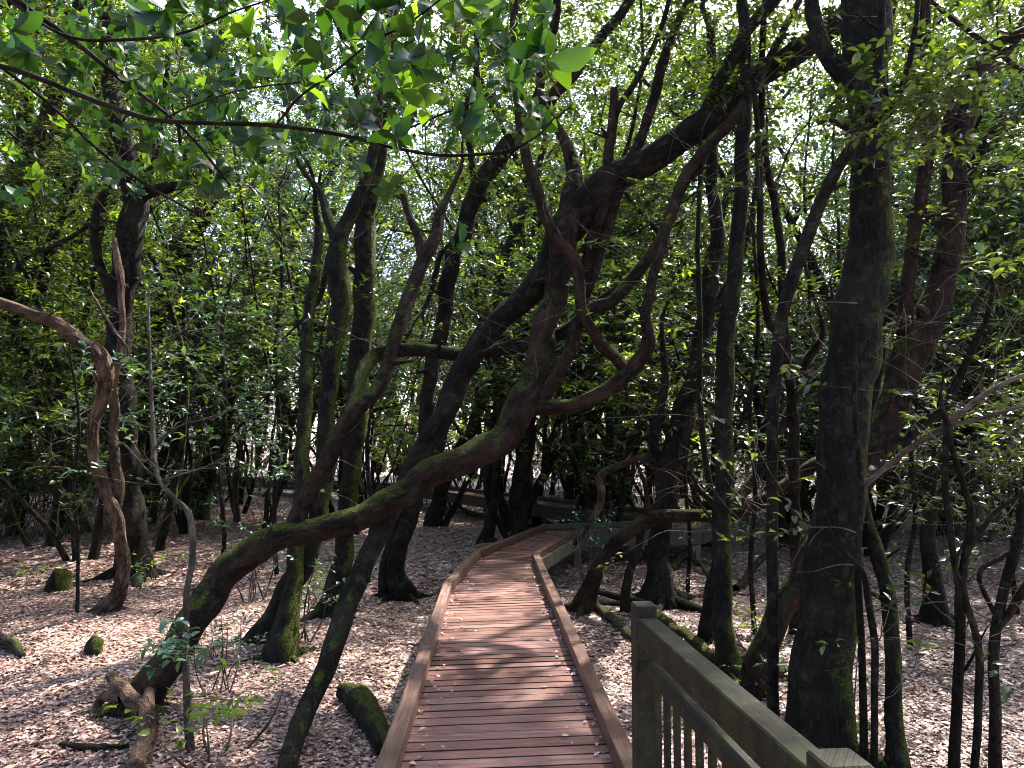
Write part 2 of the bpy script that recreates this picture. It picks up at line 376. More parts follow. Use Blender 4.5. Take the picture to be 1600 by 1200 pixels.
# ------------------------------------------------------------------ boxes / boards
def board(buf, a, b_, w, h, up=(0, 0, 1), mi=0, bev=0.004, idn=None):
    """a bevelled plank from a to b; w sideways, h along up"""
    a = np.asarray(a, float); b_ = np.asarray(b_, float); t = b_-a; L = np.linalg.norm(t); t /= L
    up = np.asarray(up, float); s = np.cross(t, up); s /= np.linalg.norm(s); up = np.cross(s, t)
    hw, hh = w/2, h/2; prof = [(-hw+bev, -hh), (hw-bev, -hh), (hw, -hh+bev), (hw, hh-bev), (hw-bev, hh), (-hw+bev, hh), (-hw, hh-bev), (-hw, -hh+bev)]
    V = []; BD = []; idn = rng.random()*100 if idn is None else idn; off = rng.random()*20
    for q, e in ((0.0, 1), (bev, 0), (L-bev, 0), (L, 1)):
        for (x, y) in prof:
            k = 1-(bev/hw if e else 0); V.append(a+t*q+s*x*k+up*y*k); BD.append((q+off, x+y*0.7+off, idn))
    Fq = []
    for r in range(3):
        for j in range(8): Fq.append([r*8+j, r*8+(j+1) % 8, (r+1)*8+(j+1) % 8, (r+1)*8+j])
    caps = [[7-j for j in range(8)], [24+j for j in range(8)]]
    buf.add(V, [np.array(Fq), np.array(caps)], mi, board=BD)
def lerp(a, b_, t): return a+(b_-a)*t

# ------------------------------------------------------------------ boardwalk
DZ = 0.5
ELd = [(-.508, -2.0), (-.726, 8.29), (-.515, 10.65), (.56, 13.95), (2.3, 14.45), (2.35, 15.0), (1.9, 15.9), (-2.9, 24.2), (-14, 32.5)]
ERd = [(.81, -2.0), (.425, 8.5), (.36, 10.45), (1.09, 12.95), (3.25, 13.35), (4.2, 15.0), (3.0, 17.0), (-2.0, 25.4), (-13.6, 34)]
ELd = [np.array(p, float) for p in ELd]; ERd = [np.array(p, float) for p in ERd]
bw = thing('boardwalk', 'reddish plank boardwalk with low kerbs winding into the trees', 'boardwalk', (0, 4, 0))
bk = Buf(); bj = Buf(); pid = 0
for k in range(len(ELd)-1):
    la, lb, ra, rb = ELd[k], ELd[k+1], ERd[k], ERd[k+1]
    Ls = 0.5*(np.linalg.norm(lb-la)+np.linalg.norm(rb-ra)); far = k >= 6
    n = max(2, int(round(Ls/(0.118 if not far else 0.15))))
    for q in range(n):
        t0, t1 = (q+0.03)/n, (q+0.97)/n
        if random.random() < .06: t1 = (q+0.87)/n
        A0, A1, B0, B1 = lerp(la, lb, t0), lerp(la, lb, t1), lerp(ra, rb, t0), lerp(ra, rb, t1)
        z = DZ-0.022+random.uniform(-.0018, .0018); tl = random.uniform(-.0015, .0015)
        e = (B0-A0)/np.linalg.norm(B0-A0)*0.012
        pts = []; bd = []; off = random.random()*30; pid += 1
        for (p2, zz, yy, xx) in ((A0+e, z-.02, 0, 0), (B0-e, z-.02, 0, 1.2), (B1-e, z-.02, .1, 1.2), (A1+e, z-.02, .1, 0)):
            pts.append((p2[0], p2[1], zz)); bd.append((xx+off, yy+off, pid*1.37))
        bv = 0.007
        m0, m1 = lerp(A0, A1, .05)+e, lerp(A0, A1, .95)+e; n0, n1 = lerp(B0, B1, .05)-e, lerp(B0, B1, .95)-e
        for (p2, yy, xx) in ((A0+e, 0, 0), (B0-e, 0, 1.2), (B1-e, .1, 1.2), (A1+e, .1, 0)):
            pts.append((p2[0], p2[1], z+.018-bv)); bd.append((xx+off, yy+off, pid*1.37))
        for (p2, yy, xx) in ((m0, .004, 0), (n0, .004, 1.2), (n1, .096, 1.2), (m1, .096, 0)):
            pts.append((p2[0], p2[1], z+.018+tl*(1 if yy > .05 else -1))); bd.append((xx+off, yy+off, pid*1.37))
        fc = [[3, 2, 1, 0], [0, 1, 5, 4], [1, 2, 6, 5], [2, 3, 7, 6], [3, 0, 4, 7], [4, 5, 9, 8], [5, 6, 10, 9], [6, 7, 11, 10], [7, 4, 8, 11], [8, 9, 10, 11]]
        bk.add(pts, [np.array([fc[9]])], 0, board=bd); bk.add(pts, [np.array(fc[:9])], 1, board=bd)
    # joists under the planks
    for s_ in (0.12, 0.5, 0.88):
        a = lerp(la, ra, s_); c_ = lerp(lb, rb, s_)
        board(bj, (*a, DZ-.105), (*c_, DZ-.105), .06, .11)
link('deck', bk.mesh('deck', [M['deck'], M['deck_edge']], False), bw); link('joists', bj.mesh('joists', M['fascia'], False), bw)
def edge_run(E, side, k0, k1):
    for k in range(k0, k1):
        a, c_ = E[k], E[k+1]; L = np.linalg.norm(c_-a); d = (c_-a)/L; nrm = np.array([d[1], -d[0]])*side
        segs = max(1, int(round(L/2.6)))
        a_in = a-nrm*0.045; c_in = c_-nrm*0.045
        for q in range(segs):
            p0 = lerp(a_in, c_in, q/segs)+d*0.003; p1 = lerp(a_in, c_in, (q+1)/segs)-d*0.003
            kb = Buf(); zz = DZ+.052+random.uniform(-.002, .002)
            board(kb, (*p0, zz), (*p1, zz), .088, .095, idn=random.random()*9)
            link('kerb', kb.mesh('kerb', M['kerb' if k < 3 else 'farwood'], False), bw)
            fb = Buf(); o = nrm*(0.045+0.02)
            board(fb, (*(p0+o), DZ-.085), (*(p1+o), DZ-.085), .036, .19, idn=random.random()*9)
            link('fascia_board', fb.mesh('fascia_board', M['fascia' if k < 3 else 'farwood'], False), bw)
            pm = p0+nrm*(-0.02); pb = Buf()
            board(pb, (*pm, -.2), (*pm, DZ-.045), .09, .09, up=(0, 1, 0)); link('support_post', pb.mesh('support_post', M['fascia'], False), bw)
edge_run(ELd, -1, 0, len(ELd)-1); edge_run(ERd, 1, 0, len(ERd)-1)

b = Buf(); n_ = 520; yv = rng.uniform(2.5, 13.5, n_); sgn = rng.choice([-1, 1], n_); tt = np.clip(np.abs(rng.exponential(.06, n_)), 0, .8)
xl = np.interp(yv, [p[1] for p in ELd[:4]], [p[0] for p in ELd[:4]])+.10; xr = np.interp(yv, [p[1] for p in ERd[:4]], [p[0] for p in ERd[:4]])-.10
xx = np.where(sgn < 0, xl+tt, xr-tt); a = rng.random(n_)*6.28
place_leaves(b, np.stack([xx, yv, DZ+.003+.010*rng.random(n_)], 1), np.stack([np.cos(a), np.sin(a), rng.normal(0, .1, n_)], 1), np.stack([rng.normal(0, .2, n_), rng.normal(0, .2, n_), np.ones(n_)], 1), rng.uniform(.012, .045, n_), True, 0, rng.uniform(.3, 1, n_), 1.3)
o = link('deck_leaves', b.mesh('deck_leaves', M['litter'])); o['kind'] = 'stuff'; o['label'] = 'small dry leaves and crumbs lying along the kerbs on the boardwalk deck'; o['category'] = 'leaf litter'
# handrail beside the boardwalk (foreground right)
def rail_line(name, label, A, B, h, posts, mats, nb, group=None, mid=True):
    t = thing(name, label, 'handrail', (A[0], A[1], 0), group)
    A = np.array(A); B = np.array(B); d = (B-A)/np.linalg.norm(B-A); L = np.linalg.norm(B-A)
    z0 = DZ
    for q in range(posts):
        p = lerp(A, B, q/(posts-1)); pb = Buf()
        board(pb, (*p, -.2), (*p, DZ+h+.045), .092, .092, up=(d[0], d[1], 0), bev=.006); link('post', pb.mesh('post', mats, False), t)
    tr_ = Buf(); board(tr_, (*(A+d*.052), DZ+h-.058), (*(B-d*.052), DZ+h-.058), .085, .108, bev=.005); link('top_rail', tr_.mesh('top_rail', mats, False), t)
    if mid:
        mr = Buf(); board(mr, (*(A+d*.05), DZ+h-.20), (*(B-d*.05), DZ+h-.20), .062, .045, bev=.004); link('middle_rail', mr.mesh('middle_rail', mats, False), t)
        lr = Buf(); board(lr, (*(A+d*.05), DZ+.10), (*(B-d*.05), DZ+.10), .062, .045, bev=.004); link('bottom_rail', lr.mesh('bottom_rail', mats, False), t)
        for q in range(nb):
            s_ = (q+.6)/nb
            if any(abs(s_-k/(posts-1))*L < .08 for k in range(posts)): continue
            p = lerp(A, B, s_); bb = Buf()
            board(bb, (*p, DZ+.125), (*p, DZ+h-.224), .021, .03, up=(d[0], d[1], 0), bev=.002); link('baluster', bb.mesh('baluster', mats, False), t)
    return t
pA = P(1006, 960, 3.3)[:2]; pB = P(1312, 1190, 1.72)[:2]; pC = pB+(pB-pA)*0.9
rail_line('handrail', 'weathered green-stained wooden handrail with vertical slats beside the boardwalk', pA, pC, 0.87, 2, M['rail'], 25)
rail = bpy.data.objects['handrail']
d_ = (pC-pA)/np.linalg.norm(pC-pA); pb = Buf(); board(pb, (*(pB+d_*0.0), -.2), (*(pB), DZ+.915), .105, .105, up=(d_[0], d_[1], 0), bev=.006)
link('post', pb.mesh('post', M['rail'], False), rail)

# ------------------------------------------------------------------ traced trees
def stem_pts(rows, Y1=None, ground=True, Y0=None):
    """rows: (px,py,width_px[,Y]) -> world (x,y,z,r). First row stands on the ground when ground=True."""
    rows = [list(r) for r in rows]; n = len(rows); Ys = [r[3] if len(r) > 3 else None for r in rows]
    if ground and Ys[0] is None: Ys[0] = G(rows[0][0], rows[0][1])[1]
    if Y0 is not None: Ys[0] = Y0
    if Ys[-1] is None: Ys[-1] = Y1 if Y1 is not None else Ys[0]
    s = np.concatenate([[0], np.cumsum([math.dist(rows[i][:2], rows[i+1][:2]) for i in range(n-1)])])
    idx = [i for i in range(n) if Ys[i] is not None]; yy = np.interp(s, s[idx], [Ys[i] for i in idx])
    out = [[*P(r[0], r[1], y), r[2]/2*y/F] for r, y in zip(rows, yy)]
    if ground:
        b0 = out[0][:]; dx = (out[0][0]-out[1][0])*0.3; b0[0] += dx*.3; b0[2] = gzc(b0[0], b0[1])-0.10; out[0][2] = max(out[0][2], gzc(out[0][0], out[0][1])-.02)
        out = [b0]+out
    return out
def add_twigs(buf, spine, n, lmin, lmax, r0=0.005, droop=0.0, lo=0.15, mi=0, bend=0.35):
    """thin crooked side twigs growing from a spine (rows x,y,z,r); returns their tips"""
    tips = []
    for _ in range(n):
        k = int(len(spine)*(lo+(1-lo)*rng.random()))-1; k = min(max(k, 0), len(spine)-1)
        p = np.array(spine[k][:3]); a = rng.random()*6.283; d = np.array([math.cos(a), math.sin(a), rng.normal(.35, .45)]); d /= np.linalg.norm(d)
        L = rng.uniform(lmin, lmax); q = [[*p, r0*(.8+.5*rng.random())]]; st = 4
        for i in range(1, st+1):
            d = d+rng.normal(0, bend*.6, 3)+np.array([0, 0, -droop]); d /= np.linalg.norm(d); p = p+d*L/st
            q.append([*p, q[0][3]*(1-i/st*.75)])
        tube(buf, q, 4, L/6, cap=False, mi=mi); tips.append((p, d))
        if rng.random() < .6:
            m_ = q[2]; d2 = d+rng.normal(0, .7, 3); d2 /= np.linalg.norm(d2); e = np.array(m_[:3])+d2*L*.45
            tube(buf, [m_, [*(np.array(m_[:3])*.5+e*.5+rng.normal(0, .02, 3)), m_[3]*.6], [*e, m_[3]*.3]], 3, L/5, cap=False, mi=mi); tips.append((e, d2))
    return tips
def leafy(buf, clouds, nl=9, size=.085, length=.3, hi=False, wide=1.0):
    for (px, py, Yc, rx, ry, n) in clouds:
        n = int(n*1.8); rx *= 1.15; ry *= 1.15
        c = P(px, py, Yc); r = (rx*Yc/F*1.35, max(rx, ry)*Yc/F*0.9, ry*Yc/F*1.35)
        p = blob_points(c, r, n); sprays(buf, p, spray_dirs(n), length, nl, size, hi, wide=wide)
def tree(name, label, stems, mats='bark_dark', twigs=14, clouds=(), leafm='leaf', size=.085, tipleaf=0.5, sides=20, lump=.10, cat='tree', flare=.55, hi=False,
         tl=(.4, 1.3), tr=.005, crown=(), nl=9, length=.3, group=None, ws=.88):
    mk = M[mats] if isinstance(mats, str) else mats
    t = None; spines = []
    for si, (part, rows, kw) in enumerate(stems):
        g0 = kw.get('ground', si == 0); pts = stem_pts(rows, kw.get('Y1'), g0, kw.get('Y0', None if g0 or len(rows[0]) > 3 or t is None else float(np.interp(rows[0][1], *YI))))
        if not g0 and spines:
            pr = proj(np.array(pts[0][:3])); best = None
            for s0 in spines:
                q0 = np.stack(proj(s0[:, :3].T)); dd = np.hypot(q0[0]-pr[0], q0[1]-pr[1]); k = int(dd.argmin())
                if best is None or dd[k] < best[0]: best = (dd[k], s0[k])
            if best[0] < 60:
                dY = best[1][1]-pts[0][1]; L0 = 0.0; tot = 0.9
                for i in range(len(pts)):
                    if i: L0 += math.dist(pts[i][:3], pts0[:3])
                    pts0 = pts[i][:]
                    w_ = max(0, 1-L0/tot); y0 = pts[i][1]; y1 = y0+dY*w_; c0 = np.array([0, 0, EYE])
                    pts[i] = [*(c0+(np.array(pts[i][:3])-c0)*(y1/y0)), pts[i][3]*y1/y0]
                pts[0][:3] = list(best[1][:3])
        for p in pts: p[3] *= ws
        if t is None: t = thing(name, label, cat, (pts[0][0], pts[0][1], 0), group)
        if si == 0:
            yy_ = sorted((proj(np.array(p[:3]))[1], p[1]) for p in pts[1:]); YI = ([q[0] for q in yy_], [q[1] for q in yy_])
        e_ = proj(np.array(pts[-1][:3]))
        if 0 < e_[0] < 1600 and 0 < e_[1] < 1100 and not kw.get('stub') and pts[-1][3] > .006:
            a_ = np.array(pts[-2][:3]); b_ = np.array(pts[-1][:3]); d0 = (b_-a_)/np.linalg.norm(b_-a_); r0 = pts[-1][3]; Lx = min(2.2, r0*26)
            for q_ in range(1, 6):
                d0 = d0+rng.normal(0, .2, 3)+np.array([0, 0, .06]); d0 /= np.linalg.norm(d0); b_ = b_+d0*Lx/5
                pts.append([*b_, r0*(1-q_*.19)])
        rmax = max(p[3] for p in pts); b = Buf()
        sd_ = sides if rmax > .05 else 10 if rmax > .02 else 6
        s = tube(b, pts, sd_, max(.02, min(.09, rmax*.45)), kw.get('lump', lump), flare if g0 else 0)
        if g0 and pts[0][3] > .035:
            R0 = pts[1][3]; a0 = rng.random()*6.28; k_ = rng.integers(4, 7)
            for q_ in range(k_):
                a_ = a0+6.283*q_/k_+rng.normal(0, .3); L_ = R0*rng.uniform(3.0, 6.5); cx, cy = pts[1][0], pts[1][1]; rr_ = R0*rng.uniform(.3, .55); qq = []
                for f_ in (.25, .8, 1.3, 1.0+L_/R0*.3, 1.0+L_/R0*.65, 1.0+L_/R0):
                    a_ += rng.normal(0, .12); x_ = cx+math.cos(a_)*R0*f_; y_ = cy+math.sin(a_)*R0*f_; z_ = float(gzc(x_, y_))
                    qq.append([x_, y_, z_+max(-.03, R0*1.5*math.exp(-f_*1.1)-.012*f_), rr_*(1-.82*(f_-.25)/(.75+L_/R0))])
                tube(b, qq, 8, .04, .15)
        if pts[0][3] > .04:
            for _ in range(int(len(s)*.03)+1):
                k_ = int(len(s)*rng.uniform(.25, .95)); a_ = rng.random()*6.28; R_ = s[k_][3]; d_ = np.array([math.cos(a_), math.sin(a_)*.6, rng.uniform(-.1, .9)]); d_ /= np.linalg.norm(d_); L_ = rng.uniform(.06, .22); p_ = s[k_][:3]+d_*R_*.6; r_0 = R_*rng.uniform(.16, .34)
                tube(b, [[*p_, r_0*1.5], [*(p_+d_*(R_*.5+L_*.3)), r_0], [*(p_+d_*(R_*.5+L_)+rng.normal(0, .015, 3)), r_0*.7]], 8, .03, .2)
        link(part, b.mesh(part, M[kw['mat']] if 'mat' in kw else mk), t); spines.append(s)
    tb = fb = Buf(); tips = []
    if twigs:
        w = [len(s) for s in spines]
        for s in spines: tips += add_twigs(tb, s, max(1, int(twigs*len(s)/sum(w)+.5)), tl[0], tl[1], tr, lo=.25, mi=1)
    any_ = bool(tips)
    if tips and tipleaf:
        sel = [q for q in tips if rng.random() < tipleaf]
        if sel:
            sprays(fb, np.array([q[0] for q in sel]), np.array([q[1] for q in sel]), length, nl, size, hi); any_ = True
    if clouds: leafy(fb, clouds, nl, size, length, hi); any_ = True
    for (cx, cy, cz, rx, ry, rz, n) in crown:
        sprays(fb, blob_points((cx, cy, cz), (rx, ry, rz), n), spray_dirs(n), .4, 9, .11); any_ = True
    if any_: link('foliage', fb.mesh('foliage', [M[leafm], M['twig']]), t)
    return t

tree('leaning_tree', 'mossy reddish tree arching low from the left over the boardwalk',
  [('trunk', [(208,1112,66),(245,1066,60),(285,1015,58),(318,955,60),(345,905,60),(390,860,62),(465,828,54),(560,812,52),(612,785,54),(670,742,60),(740,706,60),(800,662,66),(832,612,60),(845,560,52),(856,500,48),(866,440,50),(878,390,56,7.9)], dict(mat='bark_red')),
   ('branch', [(455,828,34,6.4),(463,805,34),(487,755,33),(520,705,34),(555,645,34),(590,606,30),(609,560,28),(624,500,30),(645,450,30),(665,405,28),(682,365,26),(690,330,22),(700,306,14)], dict(Y1=7.9, mat='bark_red')),
   ('branch', [(545,665,26,7.2),(552,625,26),(566,585,27),(592,554,29,8.1),(640,546,29),(690,550,28),(733,550,28),(790,547,27),(845,535,26),(888,516,26),(915,490,24)], dict(Y1=8.0, mat='bark_moss')),
   ('branch', [(662,410,20,7.8),(652,370,18),(640,335,16),(628,300,12),(615,285,6)], dict(Y1=7.9, stub=True)),
   ('branch', [(832,640,40,7.35),(862,634,32),(900,630,29),(938,617,30),(970,594,32),(997,570,32),(1012,545,28),(1014,520,26),(1008,494,22),(1012,465,20),(1020,430,20),(1032,392,19),(1045,345,19),(1060,305,20),(1082,262,22),(1127,205,26),(1165,158,24),(1202,90,18),(1242,17,14),(1262,-40,12)], dict(Y1=7.6, mat='bark_red')),
   ('branch', [(985,582,26,7.4),(958,556,24),(932,526,24),(912,483,24),(905,440,24),(893,400,24),(862,358,24),(838,300,24),(824,250,22),(815,190,22),(810,140,22),(804,80,20),(802,10,18),(800,-60,16)], dict(Y1=7.2)),
   ('branch', [(842,636,32,7.4),(855,608,28),(872,580,28),(893,545,28),(907,505,30),(932,478,30),(958,470,26),(988,437,26),(1015,400,25),(1045,340,26),(1066,290,26),(1086,262,26)], dict(Y1=7.7, mat='bark_red'))],
  ws=.75, mats='bark_red', twigs=26, clouds=[], tipleaf=.5, sides=28, lump=.13, crown=[(2.5,8.5,9.5,3,2.5,1.4,500),(-.5,8,9.3,2.5,2,1.2,300)])

tree('dark_leaning_tree', 'large dark tree crossing behind the mossy arch and leaning to the upper right',
  [('trunk', [(445,1222,38),(470,1135,40),(497,1070,42),(530,978,44),(565,895,42),(603,815,42,7.35),(648,722,44,7.7),(695,645,47),(728,575,47),(770,512,49),(820,462,52,8.1),(862,410,60),(888,358,72),(918,315,70),(965,272,68),(1045,228,62),(1120,180,60),(1190,118,54),(1270,62,50),(1340,8,46),(1420,-60,42)], dict(Y1=7.6)),
   ('branch', [(908,505,22,8.0),(914,450,24),(918,398,26),(934,350,26),(947,310,26),(952,240,24),(958,180,22),(960,138,18)], dict(Y1=7.9, stub=True, mat='bark_red')),
   ('branch', [(918,470,22,8.1),(936,400,26),(955,340,27),(968,295,27),(992,236,24),(1008,195,22),(1022,150,22),(1040,85,20),(1058,40,18),(1080,-10,18),(1095,-60,16)], dict(Y1=7.8, mat='bark_red')),
   ('branch', [(958,205,14,7.9),(968,165,15),(985,140,15),(1002,111,14),(1022,70,13),(1036,34,12),(1048,-10,11)], dict(Y1=7.7)),
   ('branch', [(1095,190,24,7.7),(1112,155,27),(1141,101,27),(1172,42,26),(1208,0,26),(1240,-60,24)], dict(Y1=7.2)),
   ('branch', [(690,655,12,7.6),(700,620,11),(740,560,10),(780,540,8),(810,530,5)], dict(Y1=7.8))],
  ws=.73, clouds=[(1000,60,9.5,120,80,60),(1230,150,8.5,90,70,36),(760,60,10,110,80,55),(620,40,10.5,90,70,40),(900,330,9.5,80,60,14)], twigs=30, sides=26, lump=.10, crown=[(4.5,8.5,10,3,2.5,1.3,500)])

tree('gnarled_pale_tree', 'twisted pale-barked tree with two stems entwined on the left',
  [('trunk', [(166,962,34),(186,925,24),(190,880,22),(184,830,22),(170,780,20),(158,740,18),(148,700,18),(146,665,20),(158,622,24),(164,590,26),(152,560,26),(128,536,25),(100,512,23),(58,488,20),(10,474,19),(-60,455,18)], dict(Y1=8.6)),
   ('branch', [(186,840,16,9.2),(181,790,17),(180,740,17),(176,690,16),(180,640,14),(184,590,13),(188,540,11),(190,480,11),(185,420,13),(178,372,8)], dict(Y1=9.3, stub=True)),
   ('branch', [(160,575,8,9.1),(200,552,7),(180,520,6),(160,490,5),(150,470,4)], dict(Y1=9.0))],
  ws=.86, mats='bark_pale', twigs=14, lump=.2, tipleaf=.3, tl=(.3,.9))

tree('broad_dark_tree', 'thick dark upright trunk just behind the twisted pale tree',
  [('trunk', [(210,903,52),(207,850,42),(203,790,46),(196,720,44),(190,640,44),(186,560,44),(188,480,44),(196,420,46),(206,350,46),(212,300,42),(196,240,34),(180,180,32),(172,110,30),(168,40,28),(160,-60,24)], dict(Y1=11)),
   ('branch', [(210,310,26,11.3),(236,298,22),(262,292,18),(290,288,14),(296,270,11),(288,240,9)], dict(Y1=11)),
   ('branch', [(190,520,18,11.4),(170,450,17),(152,400,16),(148,350,15),(158,310,13),(190,280,10)], dict(Y1=11)),
   ('branch', [(212,305,16,11.3),(240,250,14),(252,190,13),(262,120,12),(268,20,10)], dict(Y1=11.5))],
  twigs=30, clouds=[(150,60,11,110,70,60),(300,120,11.5,90,60,45),(90,230,11,70,50,26)], lump=.08, crown=[(-6.5,11,8.5,2.6,2.6,1.6,400)])

tree('forked_tree', 'tall dark forked tree at the far left edge',
  [('trunk', [(8,775,60),(2,690,46),(2,600,40),(6,520,40),(10,440,42),(16,380,42),(24,310,38),(34,220,34),(46,130,28),(66,60,22),(80,-40,18)], dict(Y1=13)),
   ('branch', [(26,330,32,13.2),(44,280,32),(58,232,34),(76,180,32),(94,130,32),(112,65,30),(128,0,28),(140,-60,24)], dict(Y1=12.5, mat='bark_red')),
   ('branch', [(12,430,16,13.3),(40,400,12),(70,390,10),(110,370,8),(150,345,5)], dict(Y1=12))],
  twigs=22, clouds=[(40,40,12.5,90,60,50),(110,330,13,80,60,40)], crown=[(-9,13,9.5,2.5,2.5,1.5,300)])

tree('slanting_tree', 'dark slanting trunk rising rightward behind the leafy thicket on the left',
  [('trunk', [(205,800,30),(212,700,30),(222,620,32),(236,545,34),(246,505,36),(258,462,38),(276,410,38),(296,365,36),(316,328,34),(328,275,30),(332,215,26),(345,150,22),(350,60,18),(350,-40,14)], dict(Y1=18)),
   ('branch', [(310,335,16,20),(345,310,14),(380,340,14),(410,390,12),(420,430,8)], dict(Y1=19)),
   ('branch', [(330,230,14,18.5),(300,200,14),(295,150,12),(280,90,10)], dict(Y1=18))],
  twigs=20, clouds=[(360,60,17,100,70,70),(300,330,19,90,60,50)])

tree('mossy_fork_tree', 'dark tree whose mossy leaning base spreads from a clump of stems behind the arching trunk',
  [('trunk', [(398,1002,34),(425,965,36),(452,925,44),(476,880,46),(494,830,38),(503,770,34),(508,700,34),(514,620,34),(524,540,38),(530,470,40),(527,410,40),(530,380,34),(548,335,28),(570,290,24),(585,220,20),(598,130,16),(610,20,14)], dict(Y1=8.6)),
   ('branch', [(440,1018,52,7.75),(452,960,42),(460,900,34),(466,840,32),(470,760,30),(474,680,28),(480,600,26),(478,520,24),(490,440,20),(500,360,16)], dict(ground=True, Y1=9.2)),
   ('branch', [(528,395,20,8.6),(512,340,18),(500,300,14),(470,260,10),(455,200,8)], dict(Y1=9))],
  ws=.78, mats='bark_moss', twigs=34, clouds=[(560,120,9,80,70,30)], tl=(.3,1.2), crown=[(-2,10,8.8,2,2,1.2,200)])

tree('straight_mossy_tree', 'straight dark mossy trunk between the leaning fork and the boardwalk',
  [('trunk', [(518,962,52),(533,890,38),(543,820,36),(548,740,36),(556,660,38),(562,580,40),(566,500,42),(568,420,40),(574,340,38),(585,270,36),(596,200,34),(602,120,30),(612,20,28),(618,-60,24)], dict(Y1=9.6)),
   ('branch', [(575,350,20,9.5),(560,310,22),(545,335,20),(520,390,16),(505,450,12)], dict(Y1=9.7)),
   ('branch', [(596,210,14,9.5),(560,150,12),(545,90,10),(520,20,9)], dict(Y1=9.8))],
  ws=.80, mats='bark_moss', twigs=34, clouds=[(500,150,9.5,90,80,34)], crown=[(-1.5,11,8.6,2,2,1.2,200)])

tree('mossy_foot_tree', 'leaning tree with a spreading mossy foot left of the boardwalk',
  [('trunk', [(626,928,50),(620,885,36),(634,830,34),(652,775,32),(664,720,30),(668,650,32),(672,590,32),(686,520,34),(700,450,36),(712,390,36),(728,360,40),(746,290,42),(784,244,40),(832,190,34),(866,150,30),(890,120,28),(945,52,24),(1000,-20,20)], dict(Y1=9.6)),
   ('branch', [(600,925,22,10.7),(604,870,18),(622,815,20),(646,770,22),(668,735,20),(690,700,18),(700,640,14),(720,560,12)], dict(ground=True, Y1=11)),
   ('branch', [(834,190,22,9.7),(842,140,20),(850,90,18),(868,30,20),(872,-40,18)], dict(Y1=9.5)),
   ('branch', [(740,300,18,10),(735,240,16),(728,180,14),(745,110,12),(742,20,10)], dict(Y1=10.2)),
   ('branch', [(722,380,14,10.2),(690,395,12),(680,430,12),(668,470,10)], dict(Y1=10))],
  ws=.70, mats='bark_dark', twigs=34, clouds=[(740,330,10,70,70,26),(880,230,10,70,70,24)], lump=.12, crown=[(1,11,8.8,2.2,2,1.2,250)])

for (nm, lab, rows, extra, mt, cl) in [
  ('thin_tree', 'gnarly thin trunk nearest the left kerb where the boardwalk bends', [(757,848,22),(768,805,18),(763,766,15),(766,720,16),(772,660,17),(782,600,17),(784,545,16),(778,470,18),(790,400,18),(812,340,16),(838,270,12)], [[(765,770,12,16.2),(752,700,10),(745,620,9),(750,520,8)]], 'bark_dark', [(790,340,16,60,50,20)]),
  ('thin_tree', 'dark stem with curved foot left of the boardwalk bend', [(798,828,20),(786,800,17),(778,760,17),(776,715,16),(780,660,14),(776,600,14),(770,520,13),(755,440,12),(740,330,10)], [], 'bark_dark', [(720,300,17,50,60,18)]),
  ('thin_tree', 'straight green-tinged stem beside the bend of the boardwalk', [(803,832,18),(803,780,16),(811,730,16),(818,680,14),(822,600,12),(825,500,11),(840,420,10)], [], 'bark_moss', [(860,470,17,40,60,14)]),
  ('thin_tree', 'sinuous dark stem curving rightward above the far end of the deck', [(812,832,18),(826,788,15),(845,752,15),(862,722,14),(856,700,13),(872,660,11),(890,610,10),(905,560,8)], [[(860,722,10,16),(880,700,9),(900,670,8),(905,640,6)]], 'bark_dark', []),
  ('thin_tree', 'stem with a leaning shoot at the far left kerb', [(846,822,22),(832,790,18),(822,750,14),(812,710,12),(806,660,12),(812,600,10)], [], 'bark_moss', []),
  ('thin_tree', 'dark straight trunk standing behind the hairpin of the deck', [(888,814,24),(890,770,18),(894,740,17),(896,700,16),(893,650,15),(890,600,14),(898,520,14)], [], 'bark_dark', [(950,560,19,60,60,26)]),
  ('thin_tree', 'pair of mossy stems growing through the inner bend of the boardwalk', [(910,838,24),(908,800,20),(912,765,18),(904,730,16),(903,680,14),(912,620,13),(922,560,12),(940,480,12)], [[(912,790,14,13.6),(905,750,12),(896,720,11),(885,680,10),(880,620,8)]], 'bark_moss', [(960,650,14,50,50,20)]),
  ('thin_tree', 'thin upright stem right of the inner bend', [(950,850,14),(952,800,12),(948,760,12),(954,700,12),(950,640,11),(962,560,10),(975,470,9)], [], 'bark_dark', [(1000,620,14,60,60,24)]),
  ('thin_tree', 'leaning dark stem between the inner bend and the curved red tree', [(965,860,12),(968,810,12),(976,760,12),(984,700,12),(1000,640,11),(1020,560,10),(1050,460,8)], [], 'bark_dark', [])]:
    st = [('trunk', rows, dict(Y1=None))]+[('branch', r, dict()) for r in extra]
    tree(nm, lab, st, mats=mt, twigs=14, clouds=cl, sides=12, tl=(.3, 1.6), tipleaf=.6)

tree('curved_red_tree', 'reddish curved low tree whose trunk bends flat to the right beyond the handrail',
  [('trunk', [(914,948,38),(922,910,26),(940,876,24),(962,850,24),(985,832,26),(1015,816,27),(1050,806,24),(1085,803,22),(1120,806,22),(1160,798,22),(1200,778,22),(1240,750,22),(1278,722,20),(1320,700,16)], dict(Y1=9.3)),
   ('branch', [(978,928,16,9.8),(986,890,14),(996,855,14),(1004,825,12)], dict(ground=True, Y1=9.7)),
   ('branch', [(1148,805,20,9.6),(1160,770,20),(1190,725,20),(1215,680,20),(1245,620,18),(1262,560,16)], dict(Y1=9.8))],
  mats='bark_red', twigs=14, lump=.12, tipleaf=.3, tl=(.2,.9))

